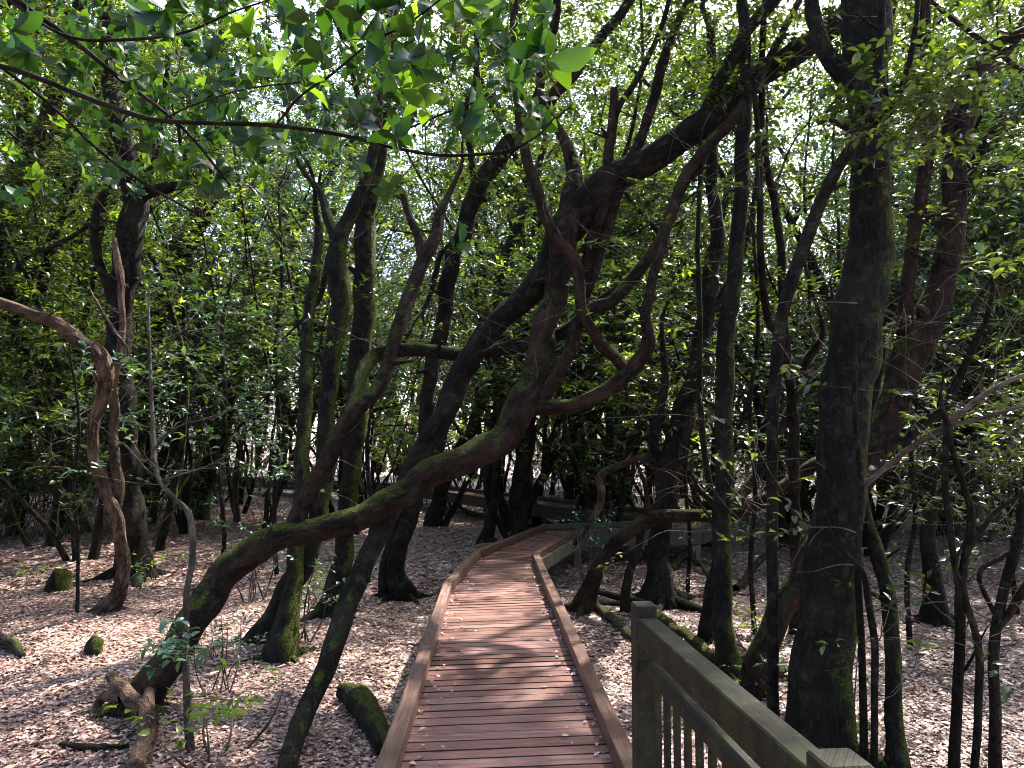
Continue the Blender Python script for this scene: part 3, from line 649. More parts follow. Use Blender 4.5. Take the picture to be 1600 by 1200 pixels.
tree('crooked_pale_sapling', 'crooked thin pale-topped tree bending right over the inner boardwalk kerb',
  [('trunk', [(864,892,12),(884,866,12),(906,840,12),(922,815,12),(936,790,13),(940,765,14),(938,748,14),(948,736,13),(975,726,12),(1005,715,11),(1034,702,10),(1062,685,10),(1080,662,12),(1088,640,6)], dict(Y1=12)),
   ('branch', [(1072,680,8,12),(1095,668,6),(1115,640,5)], dict(Y1=12))], mats='bark_pale', twigs=8, tipleaf=.5, tl=(.3,.8))

tree('twin_mossy_tree', 'dark trunk with broad mossy foot right of the curved red tree',
  [('trunk', [(1030,938,58),(1030,890,38),(1032,840,36),(1034,790,36),(1046,730,40),(1062,670,38),(1078,615,36),(1092,560,34),(1102,500,30),(1112,430,28),(1120,360,26),(1110,280,22),(1115,180,20),(1110,60,16)], dict(Y1=10)),
   ('branch', [(1040,760,22,10.2),(1022,700,20),(1028,650,18),(1040,600,14),(1035,540,10)], dict(Y1=10)),
   ('branch', [(1105,500,14,10.1),(1140,440,14),(1170,360,12),(1185,270,10)], dict(Y1=10))],
  mats='bark_dark', twigs=30, clouds=[(1080,430,10,70,60,22)], crown=[(2.5,11,9,2.2,2,1.2,200)])

tree('lichen_post_tree', 'upright trunk with bright moss down its right side behind the handrail',
  [('trunk', [(1136,1052,40),(1132,985,32),(1130,900,30),(1130,800,33),(1130,700,32),(1133,600,31),(1138,520,30),(1145,440,28),(1150,380,27),(1158,300,26),(1163,220,24),(1165,120,22),(1160,0,20)], dict(Y1=7.6)),
   ('branch', [(1104,985,28,8.3),(1110,930,22),(1120,870,20),(1120,800,14)], dict(ground=True, Y1=7.6)),
   ('branch', [(1098,800,10,7.6),(1100,700,11),(1093,600,11),(1094,480,10),(1090,380,9),(1095,250,8)], dict(Y1=7.6)),
   ('branch', [(1140,860,16,7.2),(1122,850,14),(1116,830,8)], dict(Y1=7.2))],
  mats='bark_moss', twigs=34, clouds=[(1150,60,7.5,90,60,20)], tl=(.3,1.2), crown=[(2.6,8,8,1.6,1.6,1,150)])

tree('pole_tree', 'slim smooth dark trunk bending right above, nearest the handrail',
  [('trunk', [(1209,1150,21),(1208,1050,20),(1207,930,20),(1206,800,20),(1207,700,20),(1211,600,21),(1218,520,22),(1230,460,22),(1250,400,24),(1276,330,23),(1308,265,22),(1346,205,20),(1366,145,18),(1374,80,16),(1378,0,14),(1380,-60,12)], dict(Y1=5.2)),
   ('branch', [(1352,200,14,5.2),(1386,180,14),(1404,150,12),(1420,100,11),(1432,30,9),(1436,-40,8)], dict(Y1=5.0))],
  twigs=18, clouds=[(1420,110,5,110,80,42),(1340,150,5.1,60,60,12)], lump=.04, sides=18, size=.075, hi=True, nl=8, length=.26, tl=(.3,.9), tr=.004)

tree('thin_dark_tree', 'thin dark trunk between the slim pole trunk and the massive one',
  [('trunk', [(1243,985,18),(1243,900,17),(1243,800,17),(1241,700,18),(1236,620,17),(1229,565,16),(1224,480,14),(1221,400,14),(1210,320,14),(1195,240,12),(1190,120,12),(1195,0,10)], dict(Y1=7.5)),
   ('branch', [(1212,545,14,7.4),(1200,500,13),(1192,440,13),(1188,350,12),(1186,250,11),(1180,160,10)], dict(Y1=7.4)),
   ('branch', [(1238,640,10,7.8),(1262,560,10),(1285,520,8),(1270,460,7),(1255,400,6)], dict(Y1=7.8))],
  twigs=26, clouds=[(1230,90,7.3,90,80,26)], tl=(.3,1.1))

tree('massive_dark_tree', 'massive dark mossy trunk, thickest of all, right of the handrail',
  [('trunk', [(1280,1172,104),(1284,1110,96),(1288,1030,92),(1293,950,88),(1299,870,84),(1308,790,80),(1316,710,80),(1324,630,80),(1333,560,82),(1342,490,84),(1352,420,76),(1359,350,68),(1361,280,64),(1360,210,62),(1355,140,66),(1352,80,80),(1350,20,84),(1345,-60,76)], dict(Y1=5.9)),
   ('branch', [(1330,160,40,5.8),(1310,110,34),(1285,70,28),(1270,10,24),(1262,-60,20)], dict(Y1=5.9)),
   ('branch', [(1340,790,10,5.1),(1370,742,10),(1415,705,10),(1475,668,10),(1515,634,10),(1552,608,9),(1605,584,8),(1660,570,7)], dict(Y1=4.6, mat='twig')),
   ('branch', [(1475,668,8,4.75),(1530,655,7),(1600,634,6),(1650,630,5)], dict(Y1=4.5, mat='twig'))],
  ws=.92, flare=.25, mats='bark_moss', twigs=32, clouds=[(1500,170,5.2,120,80,36)], sides=36, lump=.045, size=.08, hi=True, nl=8, length=.28, tl=(.2,.9), tr=.004, crown=[(3,6,7.5,2,2,1.2,250)])

tree('red_leaning_tree', 'dark red-barked tree leaning right behind the massive trunk',
  [('trunk', [(1164,1088,50),(1188,1020,50),(1222,955,46),(1256,890,44),(1292,830,46),(1328,770,50),(1362,710,56),(1388,650,60),(1408,595,62),(1436,535,66),(1462,460,52),(1480,400,48),(1490,330,46),(1496,260,44),(1506,190,40),(1534,120,36),(1580,60,32),(1640,0,28)], dict(Y1=7.2)),
   ('branch', [(1424,570,28,6.9),(1414,520,29),(1416,465,27),(1424,400,25),(1434,330,24),(1441,270,23),(1447,200,22),(1447,100,20),(1446,0,18),(1444,-60,16)], dict(Y1=6.8)),
   ('branch', [(1385,705,24,6.7),(1410,692,22),(1442,665,20),(1475,640,18),(1492,605,16),(1508,572,15),(1525,530,13),(1543,494,10),(1555,430,8)], dict(Y1=6.2, mat='bark_dark')),
   ('branch', [(1415,510,14,6.9),(1395,508,14),(1375,522,16)], dict(Y1=6.8, mat='bark_moss')),
   ('branch', [(1496,270,20,7.2),(1480,200,22),(1500,140,24),(1545,80,22),(1620,40,20)], dict(Y1=7))],
  ws=.80, mats='bark_red', twigs=34, clouds=[(1540,560,7,90,60,26),(1560,300,7,80,100,34),(1480,60,7,100,60,26)], sides=26, lump=.09, crown=[(5,8,8.5,2.2,2.2,1.2,300)])

tree('bowed_tree', 'dark bowed trunk whose foot curves into the bottom edge right of the massive trunk',
  [('trunk', [(1400,1196,34),(1397,1130,27),(1396,1050,26),(1392,970,26),(1384,905,26),(1368,850,25),(1354,815,24),(1345,760,20),(1348,700,16),(1362,640,14),(1380,560,12)], dict(Y1=5.8))],
  mats='bark_moss', twigs=10, sides=18, tl=(.3,.9))
tree('slender_tree', 'slender stem just left of the bowed trunk, with a second shoot',
  [('trunk', [(1352,1205,14),(1350,1120,13),(1346,1040,12),(1343,960,12),(1340,880,12),(1346,760,10),(1336,640,9),(1336,560,8)], dict(Y1=4.9)),
   ('branch', [(1368,1210,12,4.9),(1367,1120,12),(1366,1020,12),(1358,950,12),(1350,900,10)], dict(ground=True, Y1=4.9))], twigs=10, sides=10, tl=(.2,.6), tipleaf=.4)
tree('forked_sapling', 'young dark tree forking into a Y at the lower right',
  [('trunk', [(1490,1215,19),(1494,1120,18),(1498,1040,18),(1499,980,18),(1500,930,18),(1506,880,14),(1514,840,14),(1518,800,13),(1506,760,10),(1488,700,9)], dict(Y1=4.6)),
   ('branch', [(1499,935,12,4.75),(1492,880,11),(1484,820,11),(1476,760,12),(1477,700,11),(1478,660,10)], dict(Y1=4.6)),
   ('branch', [(1516,865,10,4.7),(1534,830,9),(1556,800,8),(1600,770,6)], dict(Y1=4.5)),
   ('branch', [(1520,1212,13,4.75),(1527,1120,13),(1531,1040,13),(1523,985,12),(1510,940,11)], dict(ground=True, Y1=4.75)),
   ('branch', [(1499,1060,7,4.7),(1512,1040,6),(1528,1010,5)], dict(Y1=4.7))], twigs=14, sides=12, tl=(.2,.7), tipleaf=.5, hi=True, size=.07, tr=.0035)
tree('leaning_twin_sapling', 'dark stem at the lower right corner with a red shoot leaning right',
  [('trunk', [(1556,1208,20),(1554,1130,19),(1553,1060,18),(1556,985,18),(1566,935,17),(1578,885,18),(1590,840,16),(1602,780,15),(1608,700,14)], dict(Y1=4.9)),
   ('branch', [(1560,985,12,4.8),(1580,955,14),(1604,915,16),(1640,870,14)], dict(Y1=4.7, mat='bark_red')),
   ('branch', [(1502,960,8,4.8),(1530,900,8),(1562,872,9),(1600,850,8)], dict(Y1=4.9))], twigs=12, sides=12, tl=(.2,.7), tipleaf=.3)
tree('snag_tree', 'short thick dark trunk flaring at its base beyond the forked sapling',
  [('trunk', [(1466,978,44),(1460,935,32),(1455,880,28),(1451,835,24),(1452,780,24),(1456,720,22),(1470,640,20),(1490,560,18)], dict(Y1=9))], twigs=12, clouds=[(1440,700,9,50,50,12)])
tree('pale_slanting_tree', 'pale mossy slanting stem at the right edge above the saplings',
  [('trunk', [(1625,800,22,9),(1590,735,16),(1575,690,14),(1562,655,13),(1545,630,10)], dict(Y1=9))], mats='bark_pale', twigs=6, flare=0)
tree('young_sapling', 'grey-green leaning sapling with bluish leaves standing before the arching trunk',
  [('trunk', [(297,1168,15),(292,1090,12),(290,1010,11),(292,930,11),(301,870,11),(296,805,11),(272,778,8),(250,752,8),(241,715,9),(238,660,8),(236,600,6),(233,520,5),(232,460,4)], dict(Y1=6.2)),
   ('branch', [(245,745,5,6),(225,730,4),(200,700,4),(185,690,3)], dict(Y1=6)),
   ('branch', [(250,752,5,6),(280,742,4),(320,730,4),(350,715,3)], dict(Y1=6)),
   ('branch', [(240,705,5,6),(268,672,4),(320,655,4),(350,645,3)], dict(Y1=6.2))],
  mats='bark_grey', twigs=16, clouds=[(290,1005,5.4,60,22,7),(270,1000,5.4,40,14,3)], leafm='leaf_sky_tint', sides=12, size=.075, hi=True, nl=7, length=.22, tl=(.2,.8), tr=.003, lump=.05)

for (lab, rows, br, cl, lm, yy) in [
  ('thin leafy sapling left of the broad dark trunk', [(120,960,7),(122,860,6),(116,760,6),(124,660,5),(110,560,4)], [], [(115,640,9,80,90,14)], 'leaf_sky_tint', None),
  ('leafy laurel sapling behind the grey-green sapling', [(345,905,9),(350,820,8),(340,720,8),(352,620,7),(346,520,6),(360,440,4)], [[(345,700,5),(400,640,4),(440,590,3)], [(350,600,5),(300,540,4),(260,500,3)]], [(330,520,11,110,70,40),(290,640,11,110,70,44),(400,700,11,70,60,20)], 'leaf_sky_tint', 11.5),
  ('bare slender pole among the leaves left of the arching trunk', [(432,900,8),(428,800,8),(436,680,7),(430,560,7),(440,430,6),(436,300,5)], [], [(430,470,11,70,70,18)], 'leaf', None),
  ('slender leafy sapling right of the red leaning trunk', [(1422,1010,10),(1418,900,9),(1430,800,9),(1424,700,8),(1440,600,7),(1470,520,5)], [[(1426,760,6),(1480,730,5),(1540,700,4)], [(1430,660,6),(1490,600,5),(1560,560,3)]], [(1490,640,8,110,80,40),(1540,740,8,80,60,30)], 'leaf', 8.0),
  ('leafy sapling by the right edge below the pale slanting stem', [(1590,960,9),(1580,870,9),(1592,780,8),(1570,690,7),(1582,600,6)], [[(1588,800,6),(1540,770,5),(1480,760,3)]], [(1560,800,7.5,80,60,24),(1580,680,7.5,60,60,20)], 'leaf', 8.2),
  ('thin leafy stem between the mossy post trunk and the slim pole', [(1178,985,9),(1174,880,9),(1180,760,8),(1172,640,8),(1184,520,7),(1178,380,6)], [[(1175,600,5),(1130,560,4),(1080,545,3)]], [(1180,450,8.5,70,80,18)], 'leaf', 8.5),
  ('thin stem with bright leaves before the twin mossy trunk', [(1075,925,7),(1078,840,7),(1070,740,7),(1082,640,6),(1060,560,5)], [], [(1050,600,10.5,70,60,24)], 'leaf', 10.5),
  ('slender dark stem left of the mossy-footed tree', [(575,905,9),(580,800,8),(574,700,8),(590,600,7),(640,520,5)], [], [(620,640,12,60,60,20)], 'leaf', 12.0)]:
    tree('leafy_sapling', lab, [('trunk', rows, dict(Y1=yy))]+[('branch', q, dict()) for q in br], mats='bark_dark', twigs=22, clouds=cl, leafm=lm, sides=8, tl=(.3, 1.0), tr=.0045, flare=.2)
# overhanging near branches (upper left), rooted in a trunk just outside the frame
tree('overhanging_tree', 'near broad-leaved branches hanging across the upper left from a tree outside the frame',
  [('trunk', [(-620,1500,150,2.6),(-600,1000,140),(-560,500,120),(-520,100,100),(-500,-400,80)], dict(ground=False, Y1=2.6)),
   ('branch', [(-520,60,30,2.6),(-300,60,22),(-100,90,14),(0,104,10),(60,122,10),(125,148,10),(190,172,10),(245,187,9),(330,192,8),(430,196,8),(530,210,7),(620,232,6),(700,243,6),(790,236,5),(840,212,4),(868,182,3)], dict(Y1=2.7)),
   ('branch', [(-510,-100,26,2.6),(-200,-60,18),(0,-10,13),(60,25,12),(130,75,10),(190,125,9),(250,170,7),(300,215,6),(360,290,5)], dict(Y1=2.9)),
   ('branch', [(-10,25,6,2.7),(100,55,6),(200,62,6),(290,50,5),(360,20,4),(420,0,3)], dict(Y1=2.7)),
   ('branch', [(430,196,5,2.6),(470,150,5),(520,115,5),(575,70,4),(640,35,4),(700,-10,3)], dict(Y1=2.4)),
   ('branch', [(590,225,4,2.6),(640,200,4),(700,175,4),(770,150,3)], dict(Y1=2.5)),
   ('branch', [(-5,118,6,2.8),(80,165,6),(160,240,6),(230,290,6),(300,330,4),(330,350,3)], dict(Y1=3.1)),
   ('branch', [(250,190,4,2.7),(300,165,4),(380,140,3),(470,128,3)], dict(Y1=2.6))],
  twigs=0, lump=.05, flare=0, sides=14)
ov = bpy.data.objects['overhanging_tree']
fb = tw = Buf()
def rosette(px, py, Yc, n, size, d=None):
    c = P(px, py, Yc); d = spray_dirs(1, .5)[0] if d is None else np.asarray(d, float)
    st = c-d*0.10+np.array([0, 0, -.03]); tube(tw, [[*st, .0022], [*(st*.5+c*.5+rng.normal(0, .006, 3)), .002], [*c, .0015]], 5, .03, cap=False, mi=1)
    x = np.cross(d, [0, 0, 1.]); x /= np.linalg.norm(x); y = np.cross(d, x); a = rng.random()*6.28+np.arange(n)*2.4
    fw = x*np.cos(a)[:, None]+y*np.sin(a)[:, None]+d*(0.25+0.7*rng.random(n))[:, None]
    pos = c+d*(-.03+.05*rng.random(n))[:, None]
    up = d+rng.normal(0, .35, (n, 3)); tone = rng.random()**3*.75
    place_leaves(fb, pos, fw, up, size*(.75+.45*rng.random(n)), True, 0, np.clip(tone+rng.random(n)*.4, 0, 1), 1.15)
ros = [(575,62,2.4,6,.13),(648,62,2.4,7,.12),(560,25,2.4,5,.12),(725,14,2.4,7,.13),(690,30,2.5,5,.11),(845,80,2.2,6,.12),(862,92,2.2,4,.13),(640,95,2.5,6,.11),(500,95,2.5,6,.11),(480,130,2.6,6,.10),
  (430,115,2.6,6,.10),(395,60,2.7,6,.11),(330,90,2.8,6,.10),(600,150,2.6,6,.11),(660,165,2.5,6,.10),(720,195,2.5,6,.10),(735,160,2.6,5,.09),(560,190,2.7,5,.10),(510,240,2.8,6,.09),(450,230,2.8,6,.09),
  (390,215,2.8,6,.09),(250,20,2.6,6,.12),(300,20,2.6,6,.11),(200,25,2.7,5,.11),(25,45,2.6,5,.12),(40,80,2.8,5,.11),(130,110,2.9,6,.09),(215,225,3.0,6,.10),(270,260,3.1,6,.09),(330,300,3.1,6,.09),
  (180,280,3.1,5,.09),(350,180,2.8,5,.10),(620,215,2.6,5,.09),(450,30,2.5,6,.12),(510,10,2.5,6,.12),(620,5,2.4,6,.13),(780,40,2.5,5,.10),(800,120,2.4,5,.10),(400,290,3.2,6,.08),(560,260,3.1,6,.08),(715,385,3.6,5,.10),(610,300,3.4,5,.09)]
for r in ros: rosette(*r)
for _ in range(430):
    x = rng.uniform(-40, 860)**1.0; y = rng.uniform(-40, 340-0.15*x); rosette(x, y, rng.uniform(2.8, 5.2), rng.integers(5, 9), rng.uniform(.055, .085))
link('foliage', fb.mesh('foliage', [M['leaf_near'], M['twig']]), ov)

# ------------------------------------------------------------------ wood on the ground
def log_thing(name, label, cat, rows, mat, extra=(), lump=.15):
    t = thing(name, label, cat, (rows[0][0], rows[0][1], 0)); b = Buf()
    tube(b, rows, 18, .04, lump); link('trunk' if cat == 'log' else 'wood', b.mesh('log', M[mat]), t)
    for r in extra:
        b = Buf(); tube(b, r, 8, .03, lump); link('branch_stub', b.mesh('stub', M[mat]), t)
    return t
def gp(px, py, r, dz=0): q = G(px, py); return [q[0], q[1], gzc(q[0], q[1])+r*.7+dz, r]
log_thing('mossy_log', 'short moss-covered log lying left of the boardwalk kerb', 'log', [gp(540,1082,.085), gp(565,1105,.10), gp(588,1140,.09), gp(602,1170,.07)], 'bark_moss')
log_thing('dead_root', 'pale reddish broken root lying at the foot of the arching tree', 'root', [gp(170,1095,.035,.18), gp(195,1120,.055,.13), gp(228,1148,.065,.10), gp(222,1185,.06,.07), gp(200,1240,.055)], 'bark_pale',
  [[gp(195,1120,.06,.1), gp(160,1105,.04,.05), gp(140,1118,.02,-.02)], [gp(225,1150,.06,.1), gp(232,1128,.04,.18)]])
log_thing('fallen_branch', 'long thin fallen branch on the litter beyond the handrail post', 'branch', [gp(925,935,.05), gp(950,965,.05), gp(985,990,.055), gp(1020,1005,.05), gp(1070,1030,.05)], 'bark_grey')
log_thing('fallen_branch', 'curved dark fallen log behind the top of the handrail', 'branch', [gp(930,925,.04,.05), gp(990,940,.05,.05), gp(1060,985,.06), gp(1110,1030,.07), gp(1180,1055,.07)], 'bark_red')
log_thing('fallen_branch', 'arched root-like branch beyond the broad-footed trunk', 'branch', [gp(1050,890,.04), gp(1070,882,.04,.12), gp(1095,890,.04,.1), gp(1110,905,.03)], 'bark_red')
log_thing('fallen_branch', 'straight dead branch propped near the slim pole trunk', 'branch', [gp(1150,925,.05), gp(1190,895,.05,.2), gp(1225,875,.05,.3)], 'bark_dark')
log_thing('fallen_branch', 'dark fallen limb on the litter right of the slim pole trunk', 'branch', [gp(1150,1035,.05), gp(1190,1050,.06,.05), gp(1240,1068,.06)], 'bark_grey')
log_thing('fallen_branch', 'broken pale branch lying beside the far boardwalk', 'branch', [gp(705,785,.06,.25), gp(720,800,.06,.1), gp(745,806,.05)], 'bark_grey')
log_thing('fallen_branch', 'thin dark branch lying on the litter at the bottom left', 'branch', [gp(95,1165,.02), gp(140,1172,.025), gp(200,1168,.02)], 'bark_dark')
log_thing('fallen_branch', 'dark fallen branch on the ground below the twisted pale tree', 'branch', [gp(-10,1000,.05), gp(15,1015,.05,.03), gp(35,1030,.03)], 'bark_dark')
b = Buf()
for _ in range(420):
    y_ = rng.uniform(3, 18); x_ = rng.uniform(-1, 1)*(.7*y_+.5)
    if abs(x_) < 1.0: continue
    a_ = rng.random()*6.28; L_ = rng.uniform(.1, .5); q = []
    for i in range(4): q.append([x_, y_, float(gzc(x_, y_))+.018+.01*rng.random(), rng.uniform(.002, .006)]); a_ += rng.normal(0, .25); x_ += math.cos(a_)*L_/3; y_ += math.sin(a_)*L_/3
    tube(b, q, 4, .08, cap=False)
o = link('fallen_twigs', b.mesh('fallen_twigs', M['twig'])); o['kind'] = 'stuff'; o['label'] = 'small dead twigs strewn over the leaf litter'; o['category'] = 'twigs'
for (px, py, r, lab) in ((98,922,.13,'small mossy stump left of the twisted pale tree'), (150,1025,.08,'tiny broken stump on the open litter at left')):
    q = G(px, py); b = Buf(); tube(b, [[q[0], q[1], -.1, r*1.2], [q[0], q[1], .08, r], [q[0]+.02, q[1], .20*r/.1, r*.8]], 14, .03, .5, .5)
    tag(link('stump', b.mesh('stump', M['bark_moss'])), lab, 'stump')

# ------------------------------------------------------------------ shrubs and ferny plants
def shrub_mesh(h, w, n, leafm, size, nst=14, hi=False, nl=9):
    b = Buf(); sb = Buf(); tips = []
    for _ in range(nst):
        a = rng.random()*6.28; r = rng.random()**.5*w*.35; p = np.array([math.cos(a)*r, math.sin(a)*r, -.05]); e = p*2.2+rng.normal(0, .12, 3); e[2] = h*rng.uniform(.55, 1)
        mid = (p+e)/2+rng.normal(0, .1*h, 3)*[1, 1, 0]; q = [[*p, .009], [*mid, .007], [*e, .003]]; tube(sb, q, 5, h/7, cap=False); tips.append(e)
    pts = np.concatenate([blob_points((0, 0, h*.62), (w*.75, w*.75, h*.42), n-len(tips)*2), np.repeat(np.array(tips), 2, 0)])
    sprays(b, pts, spray_dirs(len(pts), .3), .28, nl, size, hi); return b.mesh('foliage', [M[leafm], M['twig']]), sb.mesh('stems', M['twig'])
def put_shrub(meshes, x, y, rz, s, name, label, group=None):
    t = thing(name, label, 'shrub', (x, y, float(gzc(x, y))), group); t.rotation_euler = (0, 0, rz); t.scale = (s, s, s)
    link('stems', meshes[1], t, (0, 0, 0)); link('foliage', meshes[0], t, (0, 0, 0)); return t
SH = [shrub_mesh(2.3, 2.0, 260, 'leaf', .085), shrub_mesh(1.6, 1.8, 200, 'leaf', .085), shrub_mesh(2.8, 1.8, 300, 'leaf_sky_tint', .09), shrub_mesh(1.2, 1.2, 110, 'leaf_sky_tint', .08), shrub_mesh(1.7, 1.8, 170, 'leaf_sunlit', .085)]
low = shrub_mesh(.3, .5, 16, 'leaf_sunlit', .06, 5, True, 7); low2 = shrub_mesh(.75, .4, 16, 'leaf_sky_tint', .06, 7, True, 6)
for (px, py, k, s, lab) in [(30,845,2,1.0,'leafy thicket at the far left edge of the open litter'), (105,838,4,1.05,'bright yellow-green bush left of the twisted pale tree'),
   (-70,850,0,1.2,'dark green bush cut by the left edge of the frame'), (135,800,0,.8,'bush behind the twisted pale tree'),
   (330,790,2,1.15,'bluish laurel thicket behind the young sapling'), (250,775,2,1.0,'bluish shrub between the thick dark trunk and the sapling'), (430,800,0,.9,'green bush behind the arching trunk'), (600,792,4,1.9,'tall bright green bush seen under the horizontal mossy limb'), (665,790,4,2.2,'bright leafy bush between the crossing trunks'), (1010,800,1,1.6,'green bush behind the crooked pale sapling'), (1190,790,2,1.5,'bluish glossy bush right of the slim pole trunk'), (1420,800,4,1.6,'bright green bush beyond the forked sapling'), (1540,830,0,1.4,'green bush at the right edge beyond the saplings'), (210,770,2,1.2,'glossy laurel bush behind the twisted pale tree')]:
    q = G(px, py); put_shrub(SH[k], q[0], q[1], rng.random()*6, s, 'shrub', lab)
for (px, py, ms, s, lab) in [(235,905,low,1.0,'low blue-green plant at the foot of the thick dark trunk'), (330,1030,low2,.5,'small seedling beside the arching trunk'), (345,1080,low2,.8,'leafy seedling on the litter right of the young sapling'),
   (345,1185,low,1.2,'low mossy tuft at the bottom edge left of the dark leaning tree'), (470,1000,low2,1.1,'thin-stemmed shoots at the mossy fork'), (500,945,low,1.0,'bright green tuft beside the straight mossy trunk'),
   (395,940,low2,1.3,'spindly shoots behind the arching trunk'), (915,905,low2,1.3,'dark leafy shoots at the inner bend of the boardwalk'), (935,880,low2,1.2,'taller leafy shoots just beyond the inner bend'),
   (1040,930,low,.8,'small plant at the broad-footed trunk'), (1180,1010,low,1.0,'sparse green weeds between the mossy post trunk and the massive one'), (1185,1090,low,.6,'bright tiny plant under the red leaning trunk'),
   (1330,1150,low2,.9,'seedling at the foot of the massive trunk'), (1465,880,low2,.9,'shoots beside the short thick trunk'), (1490,905,low,.8,'low plant beyond the forked sapling'), (55,910,low,.7,'low plant beside the small mossy stump')]:
    q = G(px, py); put_shrub(ms, q[0], q[1], rng.random()*6, s, 'low_plant', lab)

# ------------------------------------------------------------------ the wood behind
def bg_tree(h, r, nst, nspr, mat, leafm='leaf', low_=.28, size=.125):
    wood = Buf(); fol = Buf(); tips = []; nspr = int(nspr*1.1)
    for s_ in range(nst):
        p = np.array([rng.normal(0, .14)*(s_ > 0), rng.normal(0, .14)*(s_ > 0), -.2]); d = np.array([rng.normal(0, .16+.1*s_), rng.normal(0, .16+.1*s_), 1.0]); rr = r*(1 if s_ == 0 else rng.uniform(.4, .75)); q = [[*p, rr*1.15]]; n = 9
        for i in range(1, n+1):
            d = d+np.array([*rng.normal(0, .16, 2), 0]); d = d/np.linalg.norm(d); d[2] = max(d[2], .75); p = p+d*h/n; q.append([*p, rr*(1-.75*i/n)])
        sp_ = tube(wood, q, 9, .22, .12, .5)
        for _ in range(7):
            k = int(len(sp_)*rng.uniform(.2, .95)); k = min(k, len(sp_)-1); b0 = sp_[k][:3].copy(); a = rng.random()*6.28; dd = np.array([math.cos(a), math.sin(a), rng.uniform(.2, 1.3)]); dd /= np.linalg.norm(dd)
            L = rng.uniform(.9, 2.6); qq = [[*b0, sp_[k][3]*.5]]; pp = b0
            for i in range(4): dd = dd+rng.normal(0, .22, 3); dd /= np.linalg.norm(dd); pp = pp+dd*L/4; qq.append([*pp, sp_[k][3]*.5*(1-.2*(i+1))])
            s2 = tube(wood, qq, 5, .2, .08); tips.append(pp)
            for tp in add_twigs(wood, s2, 4, .4, 1.2, .006): tips.append(tp[0])
        add_twigs(wood, sp_, 6, .4, 1.4, .006, lo=.05)
    tips = np.array(tips); i = rng.integers(0, len(tips), nspr)
    pts = tips[i]+rng.normal(0, .32, (nspr, 3)); keep = pts[:, 2] > h*low_*rng.random(nspr)**.5
    pts = pts[keep]; sprays(fol, pts, spray_dirs(len(pts)), .35, 9, size)
    return wood.mesh('trunk', M[mat]), fol.mesh('crown', [M[leafm], M['twig']])
BG = [bg_tree(9.5, .13, 2, 950, 'bark_dark'), bg_tree(11, .17, 2, 1050, 'bark_moss'), bg_tree(8.5, .09, 3, 900, 'bark_dark'), bg_tree(12, .15, 1, 800, 'bark_dark'),
      bg_tree(10, .12, 3, 1000, 'bark_red'), bg_tree(7, .07, 2, 700, 'bark_grey', low_=.1), bg_tree(11, .2, 1, 1000, 'bark_moss', 'leaf_sky_tint'), bg_tree(6.5, .06, 3, 650, 'bark_dark', low_=.05), bg_tree(9, .055, 4, 130, 'bark_dark', low_=.1), bg_tree(10, .07, 3, 150, 'bark_moss', low_=.1)]
KIND = {}
def put_tree(k, x, y, rz, s, label, group, name='forest_tree', zs=1.0):
    t = thing(name, label, 'tree', (x, y, float(gzc(x, y))), group); KIND[t.name] = k; t.rotation_euler = (0, 0, rz); t.scale = (s, s, s*zs*random.uniform(.92, 1.12))
    link('trunk', BG[k][0], t, (0, 0, 0)); link('crown', BG[k][1], t, (0, 0, 0)); return t
ORD = ['first','second','third','fourth','fifth','sixth','seventh','eighth','ninth','tenth','eleventh','twelfth','thirteenth','fourteenth','fifteenth','sixteenth','seventeenth','eighteenth','nineteenth','twentieth']+['twenty-'+w for w in ('first','second','third','fourth','fifth','sixth','seventh','eighth','ninth')]+['thirtieth','thirty-first','thirty-second','thirty-third','thirty-fourth','thirty-fifth','thirty-sixth','thirty-seventh','thirty-eighth','thirty-ninth','fortieth','forty-first','forty-second','forty-third','forty-fourth','forty-fifth','forty-sixth','forty-seventh','forty-eighth','forty-ninth','fiftieth','fifty-first','fifty-second','fifty-third','fifty-fourth','fifty-fifth','fifty-sixth','fifty-seventh','fifty-eighth','fifty-ninth','sixtieth']
LOOK = ['dark two-stemmed', 'mossy two-stemmed', 'dark many-stemmed', 'tall single dark', 'reddish many-stemmed', 'slim grey two-stemmed', 'thick mossy', 'short bushy dark', 'bare-stemmed thin dark', 'bare-stemmed thin mossy']
def order_labels(objs, fmt):
    objs = sorted(objs, key=lambda o: proj(np.array(o.location))[0])
    for i, o in enumerate(objs): o['label'] = fmt(o, ORD[i])
def near_path(x, y, m):
    for k in range(len(ELd)-1):
        a = (ELd[k]+ERd[k])/2; b_ = (ELd[k+1]+ERd[k+1])/2; ab = b_-a; t = min(1, max(0, np.dot(np.array([x, y])-a, ab)/np.dot(ab, ab)))
        if np.linalg.norm(np.array([x, y])-a-ab*t) < m: return True
    return False
taken = []
def scatter(n, yr, hw, label, group, kinds, gap, cond=lambda x, y: True, s=(.85, 1.2), zs=1.0):
    c = 0; tr_ = 0
    while c < n and tr_ < 4000:
        tr_ += 1; y = random.uniform(*yr); x = random.uniform(-hw(y), hw(y))
        if not cond(x, y) or near_path(x, y, .95): continue
        if any((x-a)**2+(y-b_)**2 < gap*gap for a, b_ in taken): continue
        taken.append((x, y)); c += 1; put_tree(random.choice(kinds), x, y, random.random()*6.28, random.uniform(*s), label, group, zs=zs)
scatter(29, (13.5, 21), lambda y: .72*y+2, 'slender crooked tree in the wood around the bend of the boardwalk', 'crooked trees around the bend of the boardwalk', range(8), 1.15, lambda x, y: not (-6.5 < x < -.2 and y < 19) and not (-.5 < x < 2.5 and y < 14.6), s=(.95, 1.4))
scatter(36, (20, 33), lambda y: .72*y+3, 'dark tree crowding the wood beyond the far boardwalk', 'trees crowding the wood beyond the far boardwalk', range(8), 1.3, s=(1.15, 1.55), zs=1.15)
